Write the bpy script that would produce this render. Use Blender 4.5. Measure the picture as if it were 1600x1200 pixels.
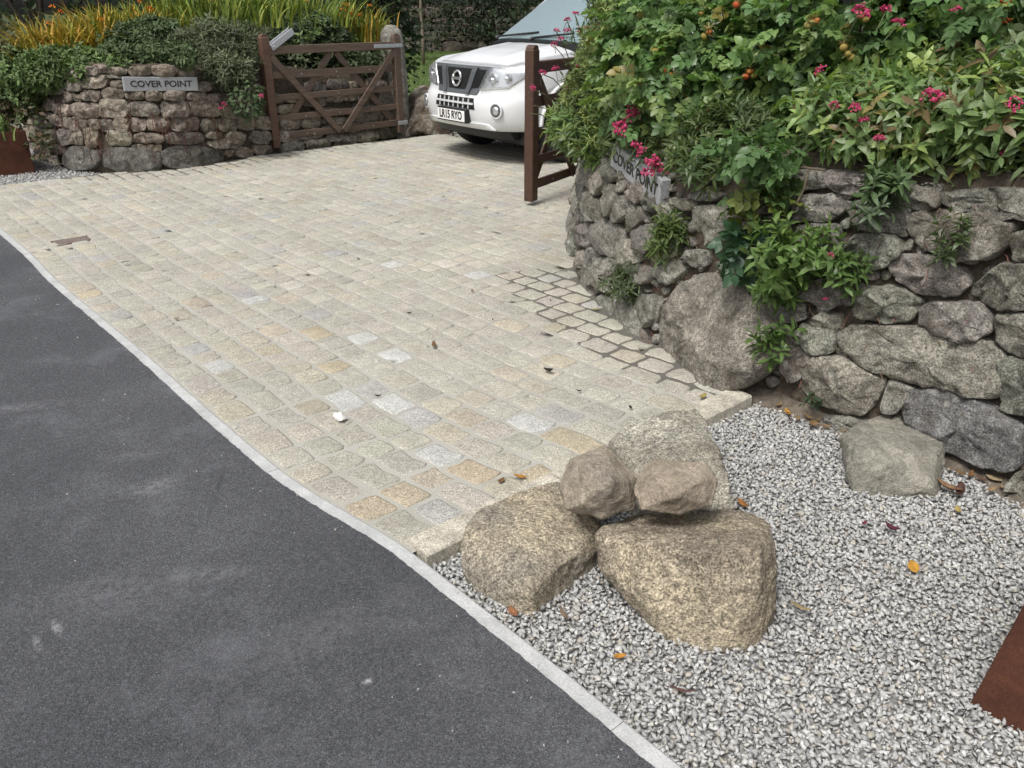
import bpy, bmesh, math, random
import numpy as np
from mathutils import Vector, Matrix, noise as mnoise

random.seed(7)
rng = np.random.default_rng(7)
scene = bpy.context.scene
for o in list(bpy.data.objects):
    bpy.data.objects.remove(o)
C = scene.collection

# ------------------------------------------------------------------ camera, sky, sun, exposure
FPX, PITCH, CAMH = 1270.0, math.radians(24.9), 1.55
cam_d = bpy.data.cameras.new('camera')
cam = bpy.data.objects.new('camera', cam_d); C.objects.link(cam)
cam.location = (0, 0, CAMH); cam.rotation_euler = (math.radians(90) - PITCH, 0, 0)
cam_d.sensor_width = 36; cam_d.lens = 36 * FPX / 1600
cam_d.clip_start = 0.05; cam_d.clip_end = 400
scene.camera = cam

SUN_EL, SUN_AZ = math.radians(58), math.radians(215)   # azimuth clockwise from +Y: behind the camera, to the left
world = bpy.data.worlds.new('World'); scene.world = world; world.use_nodes = True
wn = world.node_tree; wn.nodes.clear()
wo = wn.nodes.new('ShaderNodeOutputWorld'); wb = wn.nodes.new('ShaderNodeBackground')
sky = wn.nodes.new('ShaderNodeTexSky'); sky.sky_type = 'NISHITA'; sky.sun_disc = False
sky.sun_elevation = SUN_EL; sky.sun_rotation = SUN_AZ
sky.air_density = 1.0; sky.dust_density = 6.0; sky.ozone_density = 1.0
hs = wn.nodes.new('ShaderNodeHueSaturation'); hs.inputs['Saturation'].default_value = 0.35
wn.links.new(sky.outputs[0], hs.inputs['Color']); wn.links.new(hs.outputs[0], wb.inputs['Color'])
wb.inputs['Strength'].default_value = 0.09
wn.links.new(wb.outputs[0], wo.inputs['Surface'])
sun_d = bpy.data.lights.new('sun', 'SUN'); sun_d.energy = 1.5; sun_d.angle = math.radians(14); sun_d.color = (1, .975, .94)
sun = bpy.data.objects.new('sun', sun_d); C.objects.link(sun)
sd = Vector((math.sin(SUN_AZ) * math.cos(SUN_EL), math.cos(SUN_AZ) * math.cos(SUN_EL), math.sin(SUN_EL)))
sun.rotation_euler = sd.to_track_quat('Z', 'Y').to_euler(); sun.location = (0, 0, 30)
scene.view_settings.view_transform = 'Standard'; scene.view_settings.look = 'None'
scene.view_settings.exposure = 0.72; scene.view_settings.gamma = 1; scene.view_settings.use_curve_mapping = False

# ------------------------------------------------------------------ surveying helpers (photo pixel -> place)
CT, ST = math.cos(PITCH), math.sin(PITCH)
def ray(u, v):
    a = (u - 800) / FPX; b = (600 - v) / FPX
    return np.array([a, CT + b * ST, -ST + b * CT])
def G(u, v, z=0.0):
    d = ray(u, v); t = (z - CAMH) / d[2]
    return np.array([d[0] * t, d[1] * t, z])
def P(u, v, Y):
    d = ray(u, v)
    return np.array([0, 0, CAMH]) + d * (Y / d[1])
def proj(p):
    p = np.asarray(p, float) - np.array([0, 0, CAMH])
    dep = p[..., 1] * CT - p[..., 2] * ST; up = p[..., 1] * ST + p[..., 2] * CT
    return np.stack([800 + FPX * p[..., 0] / dep, 600 - FPX * up / dep], -1)
EV = np.array([.66, -.751]); EV /= np.linalg.norm(EV)     # along the road edge
NV = np.array([-EV[1], EV[0]])                             # from the road into the drive
def ST2(p): return p[..., 0] * EV[0] + p[..., 1] * EV[1], p[..., 0] * NV[0] + p[..., 1] * NV[1]
def XY(s, t): return EV * s + NV * t

# ------------------------------------------------------------------ materials
def newmat(name):
    m = bpy.data.materials.new(name); m.use_nodes = True
    n = m.node_tree; b = n.nodes['Principled BSDF']
    return m, n, b
def nd(n, t, **k):
    x = n.nodes.new(t)
    for a, v in k.items(): setattr(x, a, v)
    return x
def tex(n, kind, scale, detail=2, rough=.5, coord='Object'):
    tc = nd(n, 'ShaderNodeTexCoord')
    t = nd(n, 'ShaderNodeTex' + kind)
    t.inputs['Scale'].default_value = scale
    if kind == 'Noise':
        t.inputs['Detail'].default_value = detail; t.inputs['Roughness'].default_value = rough
    n.links.new(tc.outputs[coord], t.inputs['Vector'])
    return t
def ramp(n, src, stops, interp='LINEAR'):
    r = nd(n, 'ShaderNodeValToRGB'); r.color_ramp.interpolation = interp
    el = r.color_ramp.elements
    while len(el) < len(stops): el.new(.5)
    for e, (p, c) in zip(el, stops):
        e.position = p; e.color = (c, c, c, 1) if not hasattr(c, '__len__') else tuple(c) + (1,)
    n.links.new(src, r.inputs['Fac'])
    return r.outputs['Color']
def mix(n, a, b, fac, mode='MIX'):
    m = nd(n, 'ShaderNodeMix', data_type='RGBA', blend_type=mode)
    for s, v in ((m.inputs[0], fac), (m.inputs[6], a), (m.inputs[7], b)):
        if hasattr(v, 'links') or hasattr(v, 'is_output'): n.links.new(v, s)
        elif hasattr(v, '__len__'): s.default_value = tuple(v) + (1,)
        else: s.default_value = v
    return m.outputs[2]
def bump(n, b, h, strength=.3, dist=.01, prev=None):
    x = nd(n, 'ShaderNodeBump'); x.inputs['Strength'].default_value = strength; x.inputs['Distance'].default_value = dist
    n.links.new(h, x.inputs['Height'])
    if prev is not None: n.links.new(prev, x.inputs['Normal'])
    n.links.new(x.outputs[0], b.inputs['Normal'])
    return x.outputs[0]
def attr(n, name='Col'):
    return nd(n, 'ShaderNodeAttribute', attribute_name=name).outputs['Color']

def mat_granite(name, speck=170, sp=(.55, 1.5), lichen=.0, dirt=.5, bumps=.5, dirtcol=(.07, .055, .04), blotch=.32, coarse=.25, macro=0):
    m, n, b = newmat(name)
    c = attr(n)
    f = ramp(n, tex(n, 'Noise', speck, 3, .7).outputs['Fac'], [(.34, sp[0]), (.5, 1.0), (.66, sp[1])])
    c = mix(n, c, f, 1.0, 'MULTIPLY')
    f2 = ramp(n, tex(n, 'Noise', 14, 5, .65).outputs['Fac'], [(.3, 1 - blotch), (.7, 1 + blotch)])
    c = mix(n, c, f2, 1.0, 'MULTIPLY')
    f3 = ramp(n, tex(n, 'Noise', speck * .38, 3, .7).outputs['Fac'], [(.36, 1 - coarse), (.5, 1.0), (.64, 1 + coarse)])
    c = mix(n, c, f3, 1.0, 'MULTIPLY')
    if macro:
        c = mix(n, c, ramp(n, tex(n, 'Noise', 1.3, 5, .6).outputs['Fac'], [(.32, 1 - macro), (.66, 1 + macro * .6)]), 1.0, 'MULTIPLY')
    if dirt:
        d = ramp(n, tex(n, 'Noise', 5, 5, .65).outputs['Fac'], [(.5, 0), (.72, dirt)])
        c = mix(n, c, dirtcol, d)
    if lichen:
        v = tex(n, 'Voronoi', 16); v.inputs['Randomness'].default_value = 1
        nz = ramp(n, tex(n, 'Noise', 3, 2).outputs['Fac'], [(.5, 0), (.62, 1)])
        v2 = ramp(n, v.outputs['Distance'], [(.16, lichen), (.26, 0)])
        c = mix(n, c, (.42, .42, .37), mix(n, v2, nz, 1.0, 'MULTIPLY'))
    n.links.new(c, b.inputs['Base Color'])
    b.inputs['Roughness'].default_value = .9; b.inputs['Specular IOR Level'].default_value = .25
    p = bump(n, b, tex(n, 'Noise', 32, 6, .7).outputs['Fac'], bumps, .03)
    bump(n, b, tex(n, 'Noise', 160, 3, .6).outputs['Fac'], bumps, .005, p)
    return m
M_WALL = mat_granite('wall granite', 150, (.45, 1.6), .9, .8, .8, blotch=.42, coarse=.3)
M_FARWALL = mat_granite('far wall granite', 60, (.6, 1.4), .7, .6, .8, blotch=.4)
M_ROCK = mat_granite('rock granite', 140, (.38, 1.75), .0, .3, .9, (.17, .13, .09), blotch=.3, coarse=.28)
M_ROCKS = mat_granite('smooth rock', 200, (.7, 1.3), .0, .4, .8, (.12, .10, .08), blotch=.3, coarse=.15)
M_SETT = mat_granite('sett granite', 200, (.5, 1.5), .0, .15, .5, (.22, .2, .16), blotch=.12, coarse=.14, macro=.16)
M_KERBST = mat_granite('kerb granite', 240, (.55, 1.45), .0, .2, .3, (.2, .18, .14))

def mat_plain(name, col, rough=.6, metal=0, nscale=0, namp=.2, bs=0, spec=.5, useattr=False):
    m, n, b = newmat(name)
    b.inputs['Roughness'].default_value = rough; b.inputs['Metallic'].default_value = metal
    b.inputs['Specular IOR Level'].default_value = spec
    c = attr(n) if useattr else None
    if nscale:
        f = ramp(n, tex(n, 'Noise', nscale, 4, .6).outputs['Fac'], [(.3, 1 - namp), (.7, 1 + namp)])
        c = mix(n, c if c is not None else col, f, 1.0, 'MULTIPLY')
        if bs: bump(n, b, tex(n, 'Noise', nscale * 2, 4, .6).outputs['Fac'], bs, .01)
    if c is not None: n.links.new(c, b.inputs['Base Color'])
    else: b.inputs['Base Color'].default_value = tuple(col) + (1,)
    return m
M_SOIL = mat_plain('soil', (.03, .023, .017), .95, 0, 25, .5, .8, .1)
M_GROUND = mat_plain('ground cover', (.06, .075, .035), .95, 0, 6, .5, .5, .1)
M_TEXT = mat_plain('black lettering', (.012, .012, .013), .6)
M_RUST = None
def mat_leaf(name, trans=.22, rough=.42, spec=.4):
    m, n, b = newmat(name)
    c = attr(n)
    f = ramp(n, tex(n, 'Noise', 9, 3, .6).outputs['Fac'], [(.3, .75), (.7, 1.25)])
    c = mix(n, c, f, 1.0, 'MULTIPLY')
    n.links.new(c, b.inputs['Base Color'])
    b.inputs['Roughness'].default_value = rough; b.inputs['Specular IOR Level'].default_value = spec
    t = nd(n, 'ShaderNodeBsdfTranslucent')
    c2 = mix(n, c, (1.3, 1.5, .7), 1.0, 'MULTIPLY')
    n.links.new(c2, t.inputs['Color'])
    x = nd(n, 'ShaderNodeMixShader'); x.inputs[0].default_value = trans
    n.links.new(b.outputs[0], x.inputs[1]); n.links.new(t.outputs[0], x.inputs[2])
    n.links.new(x.outputs[0], n.nodes['Material Output'].inputs['Surface'])
    return m
M_LEAF = mat_leaf('leaf', .3)
M_LEAFD = mat_leaf('dull leaf', .15, .6, .25)
M_PETAL = mat_leaf('petal', .2, .6, .2)
M_TWIG = mat_plain('twig', (.1, .075, .05), .9, 0, 40, .3, 0, .2, True)

def mat_asphalt():
    m, n, b = newmat('asphalt')
    big = ramp(n, tex(n, 'Noise', 1.1, 5, .6).outputs['Fac'], [(.3, (.062, .065, .071)), (.55, (.085, .088, .095)), (.75, (.114, .117, .124))])
    fine = ramp(n, tex(n, 'Noise', 260, 3, .8).outputs['Fac'], [(.34, .35), (.5, 1.0), (.66, 1.8)])
    c = mix(n, big, fine, 1.0, 'MULTIPLY')
    ag = tex(n, 'Voronoi', 170)
    c = mix(n, c, ramp(n, ag.outputs['Color'], [(.15, .7), (.6, 1.05), (.95, 1.45)]), 1.0, 'MULTIPLY')
    v = tex(n, 'Voronoi', 150)
    sp = ramp(n, v.outputs['Distance'], [(.06, 1), (.13, 0)])
    gate = ramp(n, tex(n, 'Noise', 45, 2).outputs['Fac'], [(.56, 0), (.66, .8)])
    c = mix(n, c, (.42, .42, .41), mix(n, sp, gate, 1.0, 'MULTIPLY'))
    # dusty smears and a few pale scuffs
    sm = tex(n, 'Noise', 2.2, 7, .75)
    c = mix(n, c, (.17, .175, .19), ramp(n, sm.outputs['Fac'], [(.52, 0), (.75, .55)]))
    wv = tex(n, 'Noise', 9, 9, .85)
    c = mix(n, c, (.40, .40, .42), ramp(n, wv.outputs['Fac'], [(.66, 0), (.74, .5)]))
    # a few pale scuffs and one dark tyre crack, each with its own place on the road
    tc = nd(n, 'ShaderNodeTexCoord')
    for (u, v, rx, ry, rot, colr, amt) in ((240, 765, .13, .07, .5, (.32, .32, .34), .55), (215, 715, .16, .05, .2, (.28, .28, .30), .4), (90, 985, .05, .014, -.9, (.5, .5, .5), .9), (60, 1010, .05, .012, -.9, (.45, .45, .45), .8), (330, 900, .16, .05, .1, (.26, .26, .28), .6), (340, 770, .012, .30, .15, (.035, .035, .038), .8), (30, 640, .3, .06, .3, (.24, .24, .26), .6), (170, 930, .25, .12, .3, (.2, .2, .215), .6), (575, 1070, .02, .012, .4, (.5, .5, .5), .9), (500, 1000, .22, .1, .8, (.17, .17, .175), .5)):
        g_ = G(u, v); mp = nd(n, 'ShaderNodeMapping', vector_type='TEXTURE')
        mp.inputs['Location'].default_value = (g_[0], g_[1], 0); mp.inputs['Rotation'].default_value = (0, 0, rot); mp.inputs['Scale'].default_value = (rx, ry, 1)
        n.links.new(tc.outputs['Object'], mp.inputs['Vector'])
        ln = nd(n, 'ShaderNodeVectorMath', operation='LENGTH'); n.links.new(mp.outputs[0], ln.inputs[0])
        m1 = ramp(n, ln.outputs['Value'], [(.15, amt), (1.0, 0)])
        m2 = ramp(n, tex(n, 'Noise', 40, 6, .75).outputs['Fac'], [(.42, 0), (.62, 1)])
        c = mix(n, c, colr, mix(n, m1, m2, 1.0, 'MULTIPLY'))
    n.links.new(c, b.inputs['Base Color'])
    b.inputs['Roughness'].default_value = .8; b.inputs['Specular IOR Level'].default_value = .35
    p = bump(n, b, tex(n, 'Noise', 190, 3, .75).outputs['Fac'], .9, .008)
    return m
M_ASPH = mat_asphalt()
def mat_concrete():
    m, n, b = newmat('concrete edging')
    c = ramp(n, tex(n, 'Noise', 9, 6, .65).outputs['Fac'], [(.3, (.34, .345, .34)), (.6, (.47, .475, .47)), (.8, (.56, .56, .55))])
    f = ramp(n, tex(n, 'Noise', 200, 2, .6).outputs['Fac'], [(.3, .8), (.7, 1.15)])
    n.links.new(mix(n, c, f, 1.0, 'MULTIPLY'), b.inputs['Base Color'])
    b.inputs['Roughness'].default_value = .85
    bump(n, b, tex(n, 'Noise', 120, 4, .6).outputs['Fac'], .25, .005)
    return m
M_CONC = mat_concrete()
def mat_mortar():
    m, n, b = newmat('jointing mortar')
    c = ramp(n, tex(n, 'Noise', 3, 5, .6).outputs['Fac'], [(.3, (.325, .315, .275)), (.7, (.385, .375, .335))])
    f = ramp(n, tex(n, 'Noise', 280, 2, .6).outputs['Fac'], [(.3, .8), (.7, 1.2)])
    c = mix(n, c, f, 1.0, 'MULTIPLY')
    a = nd(n, 'ShaderNodeAttribute', attribute_name='damp').outputs['Fac']
    nz = tex(n, 'Noise', 9, 3, .6).outputs['Fac']
    ad = nd(n, 'ShaderNodeMath', operation='ADD'); n.links.new(a, ad.inputs[0])
    sc = nd(n, 'ShaderNodeMath', operation='MULTIPLY_ADD'); n.links.new(nz, sc.inputs[0]); sc.inputs[1].default_value = .5; sc.inputs[2].default_value = -.25
    n.links.new(sc.outputs[0], ad.inputs[1])
    w = ramp(n, ad.outputs[0], [(.47, 0), (.52, 1)])
    c = mix(n, c, (.115, .108, .092), w)
    n.links.new(c, b.inputs['Base Color'])
    b.inputs['Roughness'].default_value = .9
    bump(n, b, tex(n, 'Noise', 90, 4, .6).outputs['Fac'], .3, .005)
    return m
M_MORT = mat_mortar()
def mat_rust():
    m, n, b = newmat('weathering steel')
    c = ramp(n, tex(n, 'Noise', 6, 6, .65).outputs['Fac'], [(.3, (.045, .017, .010)), (.5, (.075, .027, .015)), (.75, (.115, .045, .022))])
    f = ramp(n, tex(n, 'Noise', 150, 3, .6).outputs['Fac'], [(.3, .75), (.7, 1.25)])
    n.links.new(mix(n, c, f, 1.0, 'MULTIPLY'), b.inputs['Base Color'])
    b.inputs['Roughness'].default_value = .75; b.inputs['Specular IOR Level'].default_value = .3
    bump(n, b, tex(n, 'Noise', 120, 4, .6).outputs['Fac'], .2, .004)
    return m
M_RUST = mat_rust()
def mat_wood(name, c0, c1):
    m, n, b = newmat(name)
    tc = nd(n, 'ShaderNodeTexCoord'); mp = nd(n, 'ShaderNodeMapping'); mp.inputs['Scale'].default_value = (3, 40, 25)
    n.links.new(tc.outputs['Object'], mp.inputs['Vector'])
    t = nd(n, 'ShaderNodeTexNoise'); t.inputs['Scale'].default_value = 1.5; t.inputs['Detail'].default_value = 5
    n.links.new(mp.outputs[0], t.inputs['Vector'])
    c = ramp(n, t.outputs['Fac'], [(.3, c0), (.7, c1)])
    n.links.new(c, b.inputs['Base Color']); b.inputs['Roughness'].default_value = .6
    bump(n, b, t.outputs['Fac'], .2, .004)
    return m
M_WOOD = mat_wood('stained brown wood', (.085, .058, .043), (.145, .102, .076))
M_WOODR = mat_wood('red brown wood', (.085, .046, .032), (.14, .078, .055))
M_WOODD = mat_wood('dark stained wood', (.045, .022, .013), (.08, .038, .022))
M_GALV = mat_plain('galvanised steel', (.5, .52, .54), .45, .6, 60, .12)
M_SLATE = mat_plain('grey stone plaque', (.30, .31, .32), .75, 0, 130, .28, .3)
def mat_gravel():
    m, n, b = newmat('gravel')
    c = attr(n)
    f = ramp(n, tex(n, 'Noise', 130, 3, .6).outputs['Fac'], [(.3, .7), (.7, 1.25)])
    n.links.new(mix(n, c, f, 1.0, 'MULTIPLY'), b.inputs['Base Color'])
    b.inputs['Roughness'].default_value = .85; b.inputs['Specular IOR Level'].default_value = .3
    bump(n, b, tex(n, 'Noise', 300, 3, .6).outputs['Fac'], .3, .003)
    return m
M_GRAV = mat_gravel()
def mat_gravelbed():
    m, n, b = newmat('gravel bed')
    v = tex(n, 'Voronoi', 55)
    c = ramp(n, v.outputs['Distance'], [(.2, (.40, .395, .38)), (.6, (.24, .235, .225))])
    c = mix(n, c, ramp(n, v.outputs['Color'], [(.2, .65), (.8, 1.3)]), 1.0, 'MULTIPLY')
    n.links.new(c, b.inputs['Base Color']); b.inputs['Roughness'].default_value = .95
    bump(n, b, v.outputs['Distance'], -.8, .01)
    return m
M_GBED = mat_gravelbed()

# ------------------------------------------------------------------ mesh helpers
def tag(o, label=None, cat=None, group=None, kind=None):
    if label: o['label'] = label
    if cat: o['category'] = cat
    if group: o['group'] = group
    if kind: o['kind'] = kind
    return o
def empty(name, loc=(0, 0, 0), rz=0, **k):
    o = bpy.data.objects.new(name, None); C.objects.link(o); o.empty_display_size = .1
    o.location = tuple(loc); o.rotation_euler = (0, 0, rz)
    return tag(o, **k)
def mesh(name, V, F, mats, col=None, smooth=False, midx=None):
    me = bpy.data.meshes.new(name)
    if isinstance(F, np.ndarray):
        V = np.asarray(V, np.float32); k = F.shape[1]
        me.vertices.add(len(V)); me.vertices.foreach_set('co', V.ravel())
        me.loops.add(F.size); me.loops.foreach_set('vertex_index', F.ravel().astype(np.int32))
        me.polygons.add(len(F)); me.polygons.foreach_set('loop_start', np.arange(0, F.size, k, dtype=np.int32))
        me.polygons.foreach_set('loop_total', np.full(len(F), k, np.int32))
        me.update(calc_edges=True)
    else:
        me.from_pydata([tuple(map(float, v)) for v in V], [], F)
    for m in (mats if isinstance(mats, (list, tuple)) else [mats]): me.materials.append(m)
    if col is not None:
        col = np.asarray(col, np.float32)
        if col.ndim == 1: col = np.tile(col, (len(V), 1))
        a = me.color_attributes.new('Col', 'FLOAT_COLOR', 'POINT')
        a.data.foreach_set('color', np.c_[col, np.ones(len(col), np.float32)].astype(np.float32).ravel())
    if smooth: me.polygons.foreach_set('use_smooth', np.ones(len(me.polygons), bool))
    if midx is not None: me.polygons.foreach_set('material_index', np.asarray(midx, np.int32))
    me.update()
    return me
def obj(name, me, parent=None, loc=None, rot=None, **k):
    o = bpy.data.objects.new(name, me); C.objects.link(o)
    if parent is not None: o.parent = parent
    if loc is not None: o.location = tuple(loc)
    if rot is not None: o.rotation_euler = rot
    return tag(o, **k)
class MB:
    def __init__(s): s.V = []; s.F = []; s.c = []
    def add(s, V, F, col=(1, 1, 1)):
        b = len(s.V); s.V += [tuple(map(float, v)) for v in V]; s.F += [tuple(i + b for i in f) for f in F]; s.c += [tuple(col)] * len(V)
    def box(s, lo, hi, col=(1, 1, 1), bev=0.0):
        x0, y0, z0 = lo; x1, y1, z1 = hi
        s.hexa([(x0, y0, z0), (x1, y0, z0), (x1, y1, z0), (x0, y1, z0), (x0, y0, z1), (x1, y0, z1), (x1, y1, z1), (x0, y1, z1)], col)
    def hexa(s, v, col=(1, 1, 1)):
        s.add(v, [(3, 2, 1, 0), (4, 5, 6, 7), (0, 1, 5, 4), (1, 2, 6, 5), (2, 3, 7, 6), (3, 0, 4, 7)], col)
    def bar(s, a, b, w, d, up=(0, 1, 0), col=(1, 1, 1)):     # rectangular bar a->b; w across, d along 'up'
        a = np.array(a, float); b = np.array(b, float); t = b - a; t /= np.linalg.norm(t)
        u = np.array(up, float); u -= t * (u @ t); u /= np.linalg.norm(u); w_ = np.cross(t, u)
        q = [(-w / 2, -d / 2), (w / 2, -d / 2), (w / 2, d / 2), (-w / 2, d / 2)]
        s.hexa([a + w_ * i + u * j for i, j in q] + [b + w_ * i + u * j for i, j in q], col)
    def tube(s, pts, r, n=6, col=(1, 1, 1), cap=True):
        pts = [np.array(p, float) for p in pts]; rings = []
        rr = r if hasattr(r, '__len__') else [r] * len(pts)
        for i, p in enumerate(pts):
            t = pts[min(i + 1, len(pts) - 1)] - pts[max(i - 1, 0)]; t /= (np.linalg.norm(t) + 1e-9)
            a = np.array([0, 0, 1.]) if abs(t[2]) < .9 else np.array([1., 0, 0])
            u = np.cross(t, a); u /= np.linalg.norm(u); w = np.cross(t, u)
            rings.append([p + rr[i] * (math.cos(k * 2 * math.pi / n) * u + math.sin(k * 2 * math.pi / n) * w) for k in range(n)])
        V = [q for r_ in rings for q in r_]; F = []
        for i in range(len(pts) - 1):
            for k in range(n):
                F.append((i * n + k, i * n + (k + 1) % n, (i + 1) * n + (k + 1) % n, (i + 1) * n + k))
        if cap: F += [tuple(range(n))[::-1], tuple((len(pts) - 1) * n + k for k in range(n))]
        s.add(V, F, col)
    def build(s, name, mat, parent=None, smooth=False, bev=0.0, seg=1, loc=None, rot=None, origin=None, **k):
        V = np.array(s.V)
        if origin is not None: V = V - np.array(origin); loc = origin
        me = mesh(name, V, s.F, mat, s.c, smooth)
        if bev:
            bm = bmesh.new(); bm.from_mesh(me)
            bmesh.ops.recalc_face_normals(bm, faces=bm.faces)
            bmesh.ops.bevel(bm, geom=[e for e in bm.edges if len(e.link_faces) == 2 and e.calc_face_angle(0) > .5], offset=bev, segments=seg, affect='EDGES', profile=.6, clamp_overlap=True)
            bm.to_mesh(me); bm.free()
        return obj(name, me, parent, loc, rot, **k)
def grid_mesh(fn, nu, nv):
    V = [fn(i / nu, j / nv) for j in range(nv + 1) for i in range(nu + 1)]
    F = [(j * (nu + 1) + i, j * (nu + 1) + i + 1, (j + 1) * (nu + 1) + i + 1, (j + 1) * (nu + 1) + i) for j in range(nv) for i in range(nu)]
    return V, F
def struct(name, V, F, mat, col=None, parent=None, smooth=False, kind='structure'):
    return obj(name, mesh(name, V, F, mat, col, smooth), parent, kind=kind)
def fnoise(p, sc, seed=0, oct=3):
    return mnoise.fractal(Vector((p[0] * sc + seed * 7.3, p[1] * sc - seed * 3.1, p[2] * sc + seed * 1.7)), 1.0, 2.0, oct)
def facet(p, freq, seed):
    # broken-face relief: every cell of the rock is its own tilted plane
    q = Vector((p[0] * freq + seed, p[1] * freq - seed, p[2] * freq + 2 * seed)); fp = mnoise.voronoi(q)[1][0]
    g_ = mnoise.noise_vector(fp * 3.7 + Vector((seed, 1, 2)))
    return g_.dot(q - fp) / freq
def jit(c, a=.12):
    c = np.array(c, float); return c * (1 + random.uniform(-a, a)) * (1 + rng.uniform(-a * .25, a * .25, 3))

# ------------------------------------------------------------------ ground, road, edging
def sheet(name, pts, z, mat, **k):
    return struct(name, [(p[0], p[1], z) for p in pts], [tuple(range(len(pts)))], mat, **k)
sheet('ground', [(-150, -60), (150, -60), (150, 200), (-150, 200)], -.09, M_GROUND)

edge_px = [(0, 369), (78, 445), (194, 545), (300, 642), (400, 730), (462, 776), (534, 820), (603, 863), (712, 950), (862, 1072), (994, 1184)]
edge = [G(*p)[:2] for p in edge_px]
edge = [edge[0] - EV * 40, edge[0] - EV * 6] + edge + [edge[-1] + EV * .6, edge[-1] + EV * 8]
def catmull(pts, step):
    out = []; pts = [np.array(p, float) for p in pts]
    for i in range(len(pts) - 1):
        p0 = pts[max(i - 1, 0)]; p1 = pts[i]; p2 = pts[i + 1]; p3 = pts[min(i + 2, len(pts) - 1)]
        n = max(1, int(np.linalg.norm(p2 - p1) / step))
        for k in range(n):
            t = k / n
            out.append(.5 * (2 * p1 + (p2 - p0) * t + (2 * p0 - 5 * p1 + 4 * p2 - p3) * t * t + (3 * p1 - p0 - 3 * p2 + p3) * t ** 3))
    out.append(pts[-1])
    return np.array(out)
lin = [edge[0]] + [p for p in catmull(edge[1:-1], .012)] + [edge[-1]]
lin = np.array(lin)
def edge_off(off): return lin + NV * off
V = []; F = []
for i, p in enumerate(lin):
    j = .004 * mnoise.noise(Vector((i * .55, 0, 3))) + .004 * mnoise.noise(Vector((i * .11, 5, 0))) if 0 < i < len(lin) - 1 else 0
    a = p + NV * (j + .004); b = p - NV * 14
    V += [(a[0], a[1], .011), (b[0], b[1], .011)]
F = [(2 * i, 2 * i + 1, 2 * i + 3, 2 * i + 2) for i in range(len(lin) - 1)]
struct('road', V, F, M_ASPH)

# concrete edging, laid in lengths
kerb = empty('road_edging', (lin[1][0], lin[1][1], 0), kind='structure')
sl = ST2(lin)[0]
joints = [-14.5, -13.0, -11.5, -10.0, -8.5, -7.0, -6.1, -5.2, -4.3, -3.6, -3.2, -2.9] + [ST2(G(425, 738))[0], ST2(G(612, 862))[0], ST2(G(955, 1145))[0], ST2(G(955, 1145))[0] + .95, ST2(G(955, 1145))[0] + 1.9]
joints = sorted(j for j in joints if j <= -5.2 or j > ST2(G(425, 738))[0] - .01 or abs(j + 4.3) < .01)
for a, b in zip(joints[:-1], joints[1:]):
    seg = lin[(sl > a + .004) & (sl < b - .004)][::2]
    if len(seg) < 2: continue
    ip = lambda q: np.array([np.interp(q, sl, lin[:, 0]), np.interp(q, sl, lin[:, 1])])
    seg = np.concatenate([[ip(a + .0008)], seg, [ip(b - .0008)]])
    zz = .007 + random.uniform(-.0012, .0012)
    W = .056; rows = [(-.012, -.07), (-.012, zz - .004), (-.006, zz), (W - .006, zz), (W, zz - .004), (W, -.07)]
    V = []; F = []
    for p in seg:
        for o_, z_ in rows:
            q = p + NV * o_; V.append((q[0] - lin[1][0], q[1] - lin[1][1], z_ + .0008 * mnoise.noise(Vector((q[0] * 20, q[1] * 20, 0)))))
    m_ = len(rows)
    for i in range(len(seg) - 1):
        for k in range(m_ - 1): F.append((i * m_ + k, (i + 1) * m_ + k, (i + 1) * m_ + k + 1, i * m_ + k + 1))
    F += [tuple(range(m_)), tuple((len(seg) - 1) * m_ + k for k in range(m_))[::-1]]
    obj('edging_block', mesh('edging_block', V, F, M_CONC), kerb)

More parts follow.
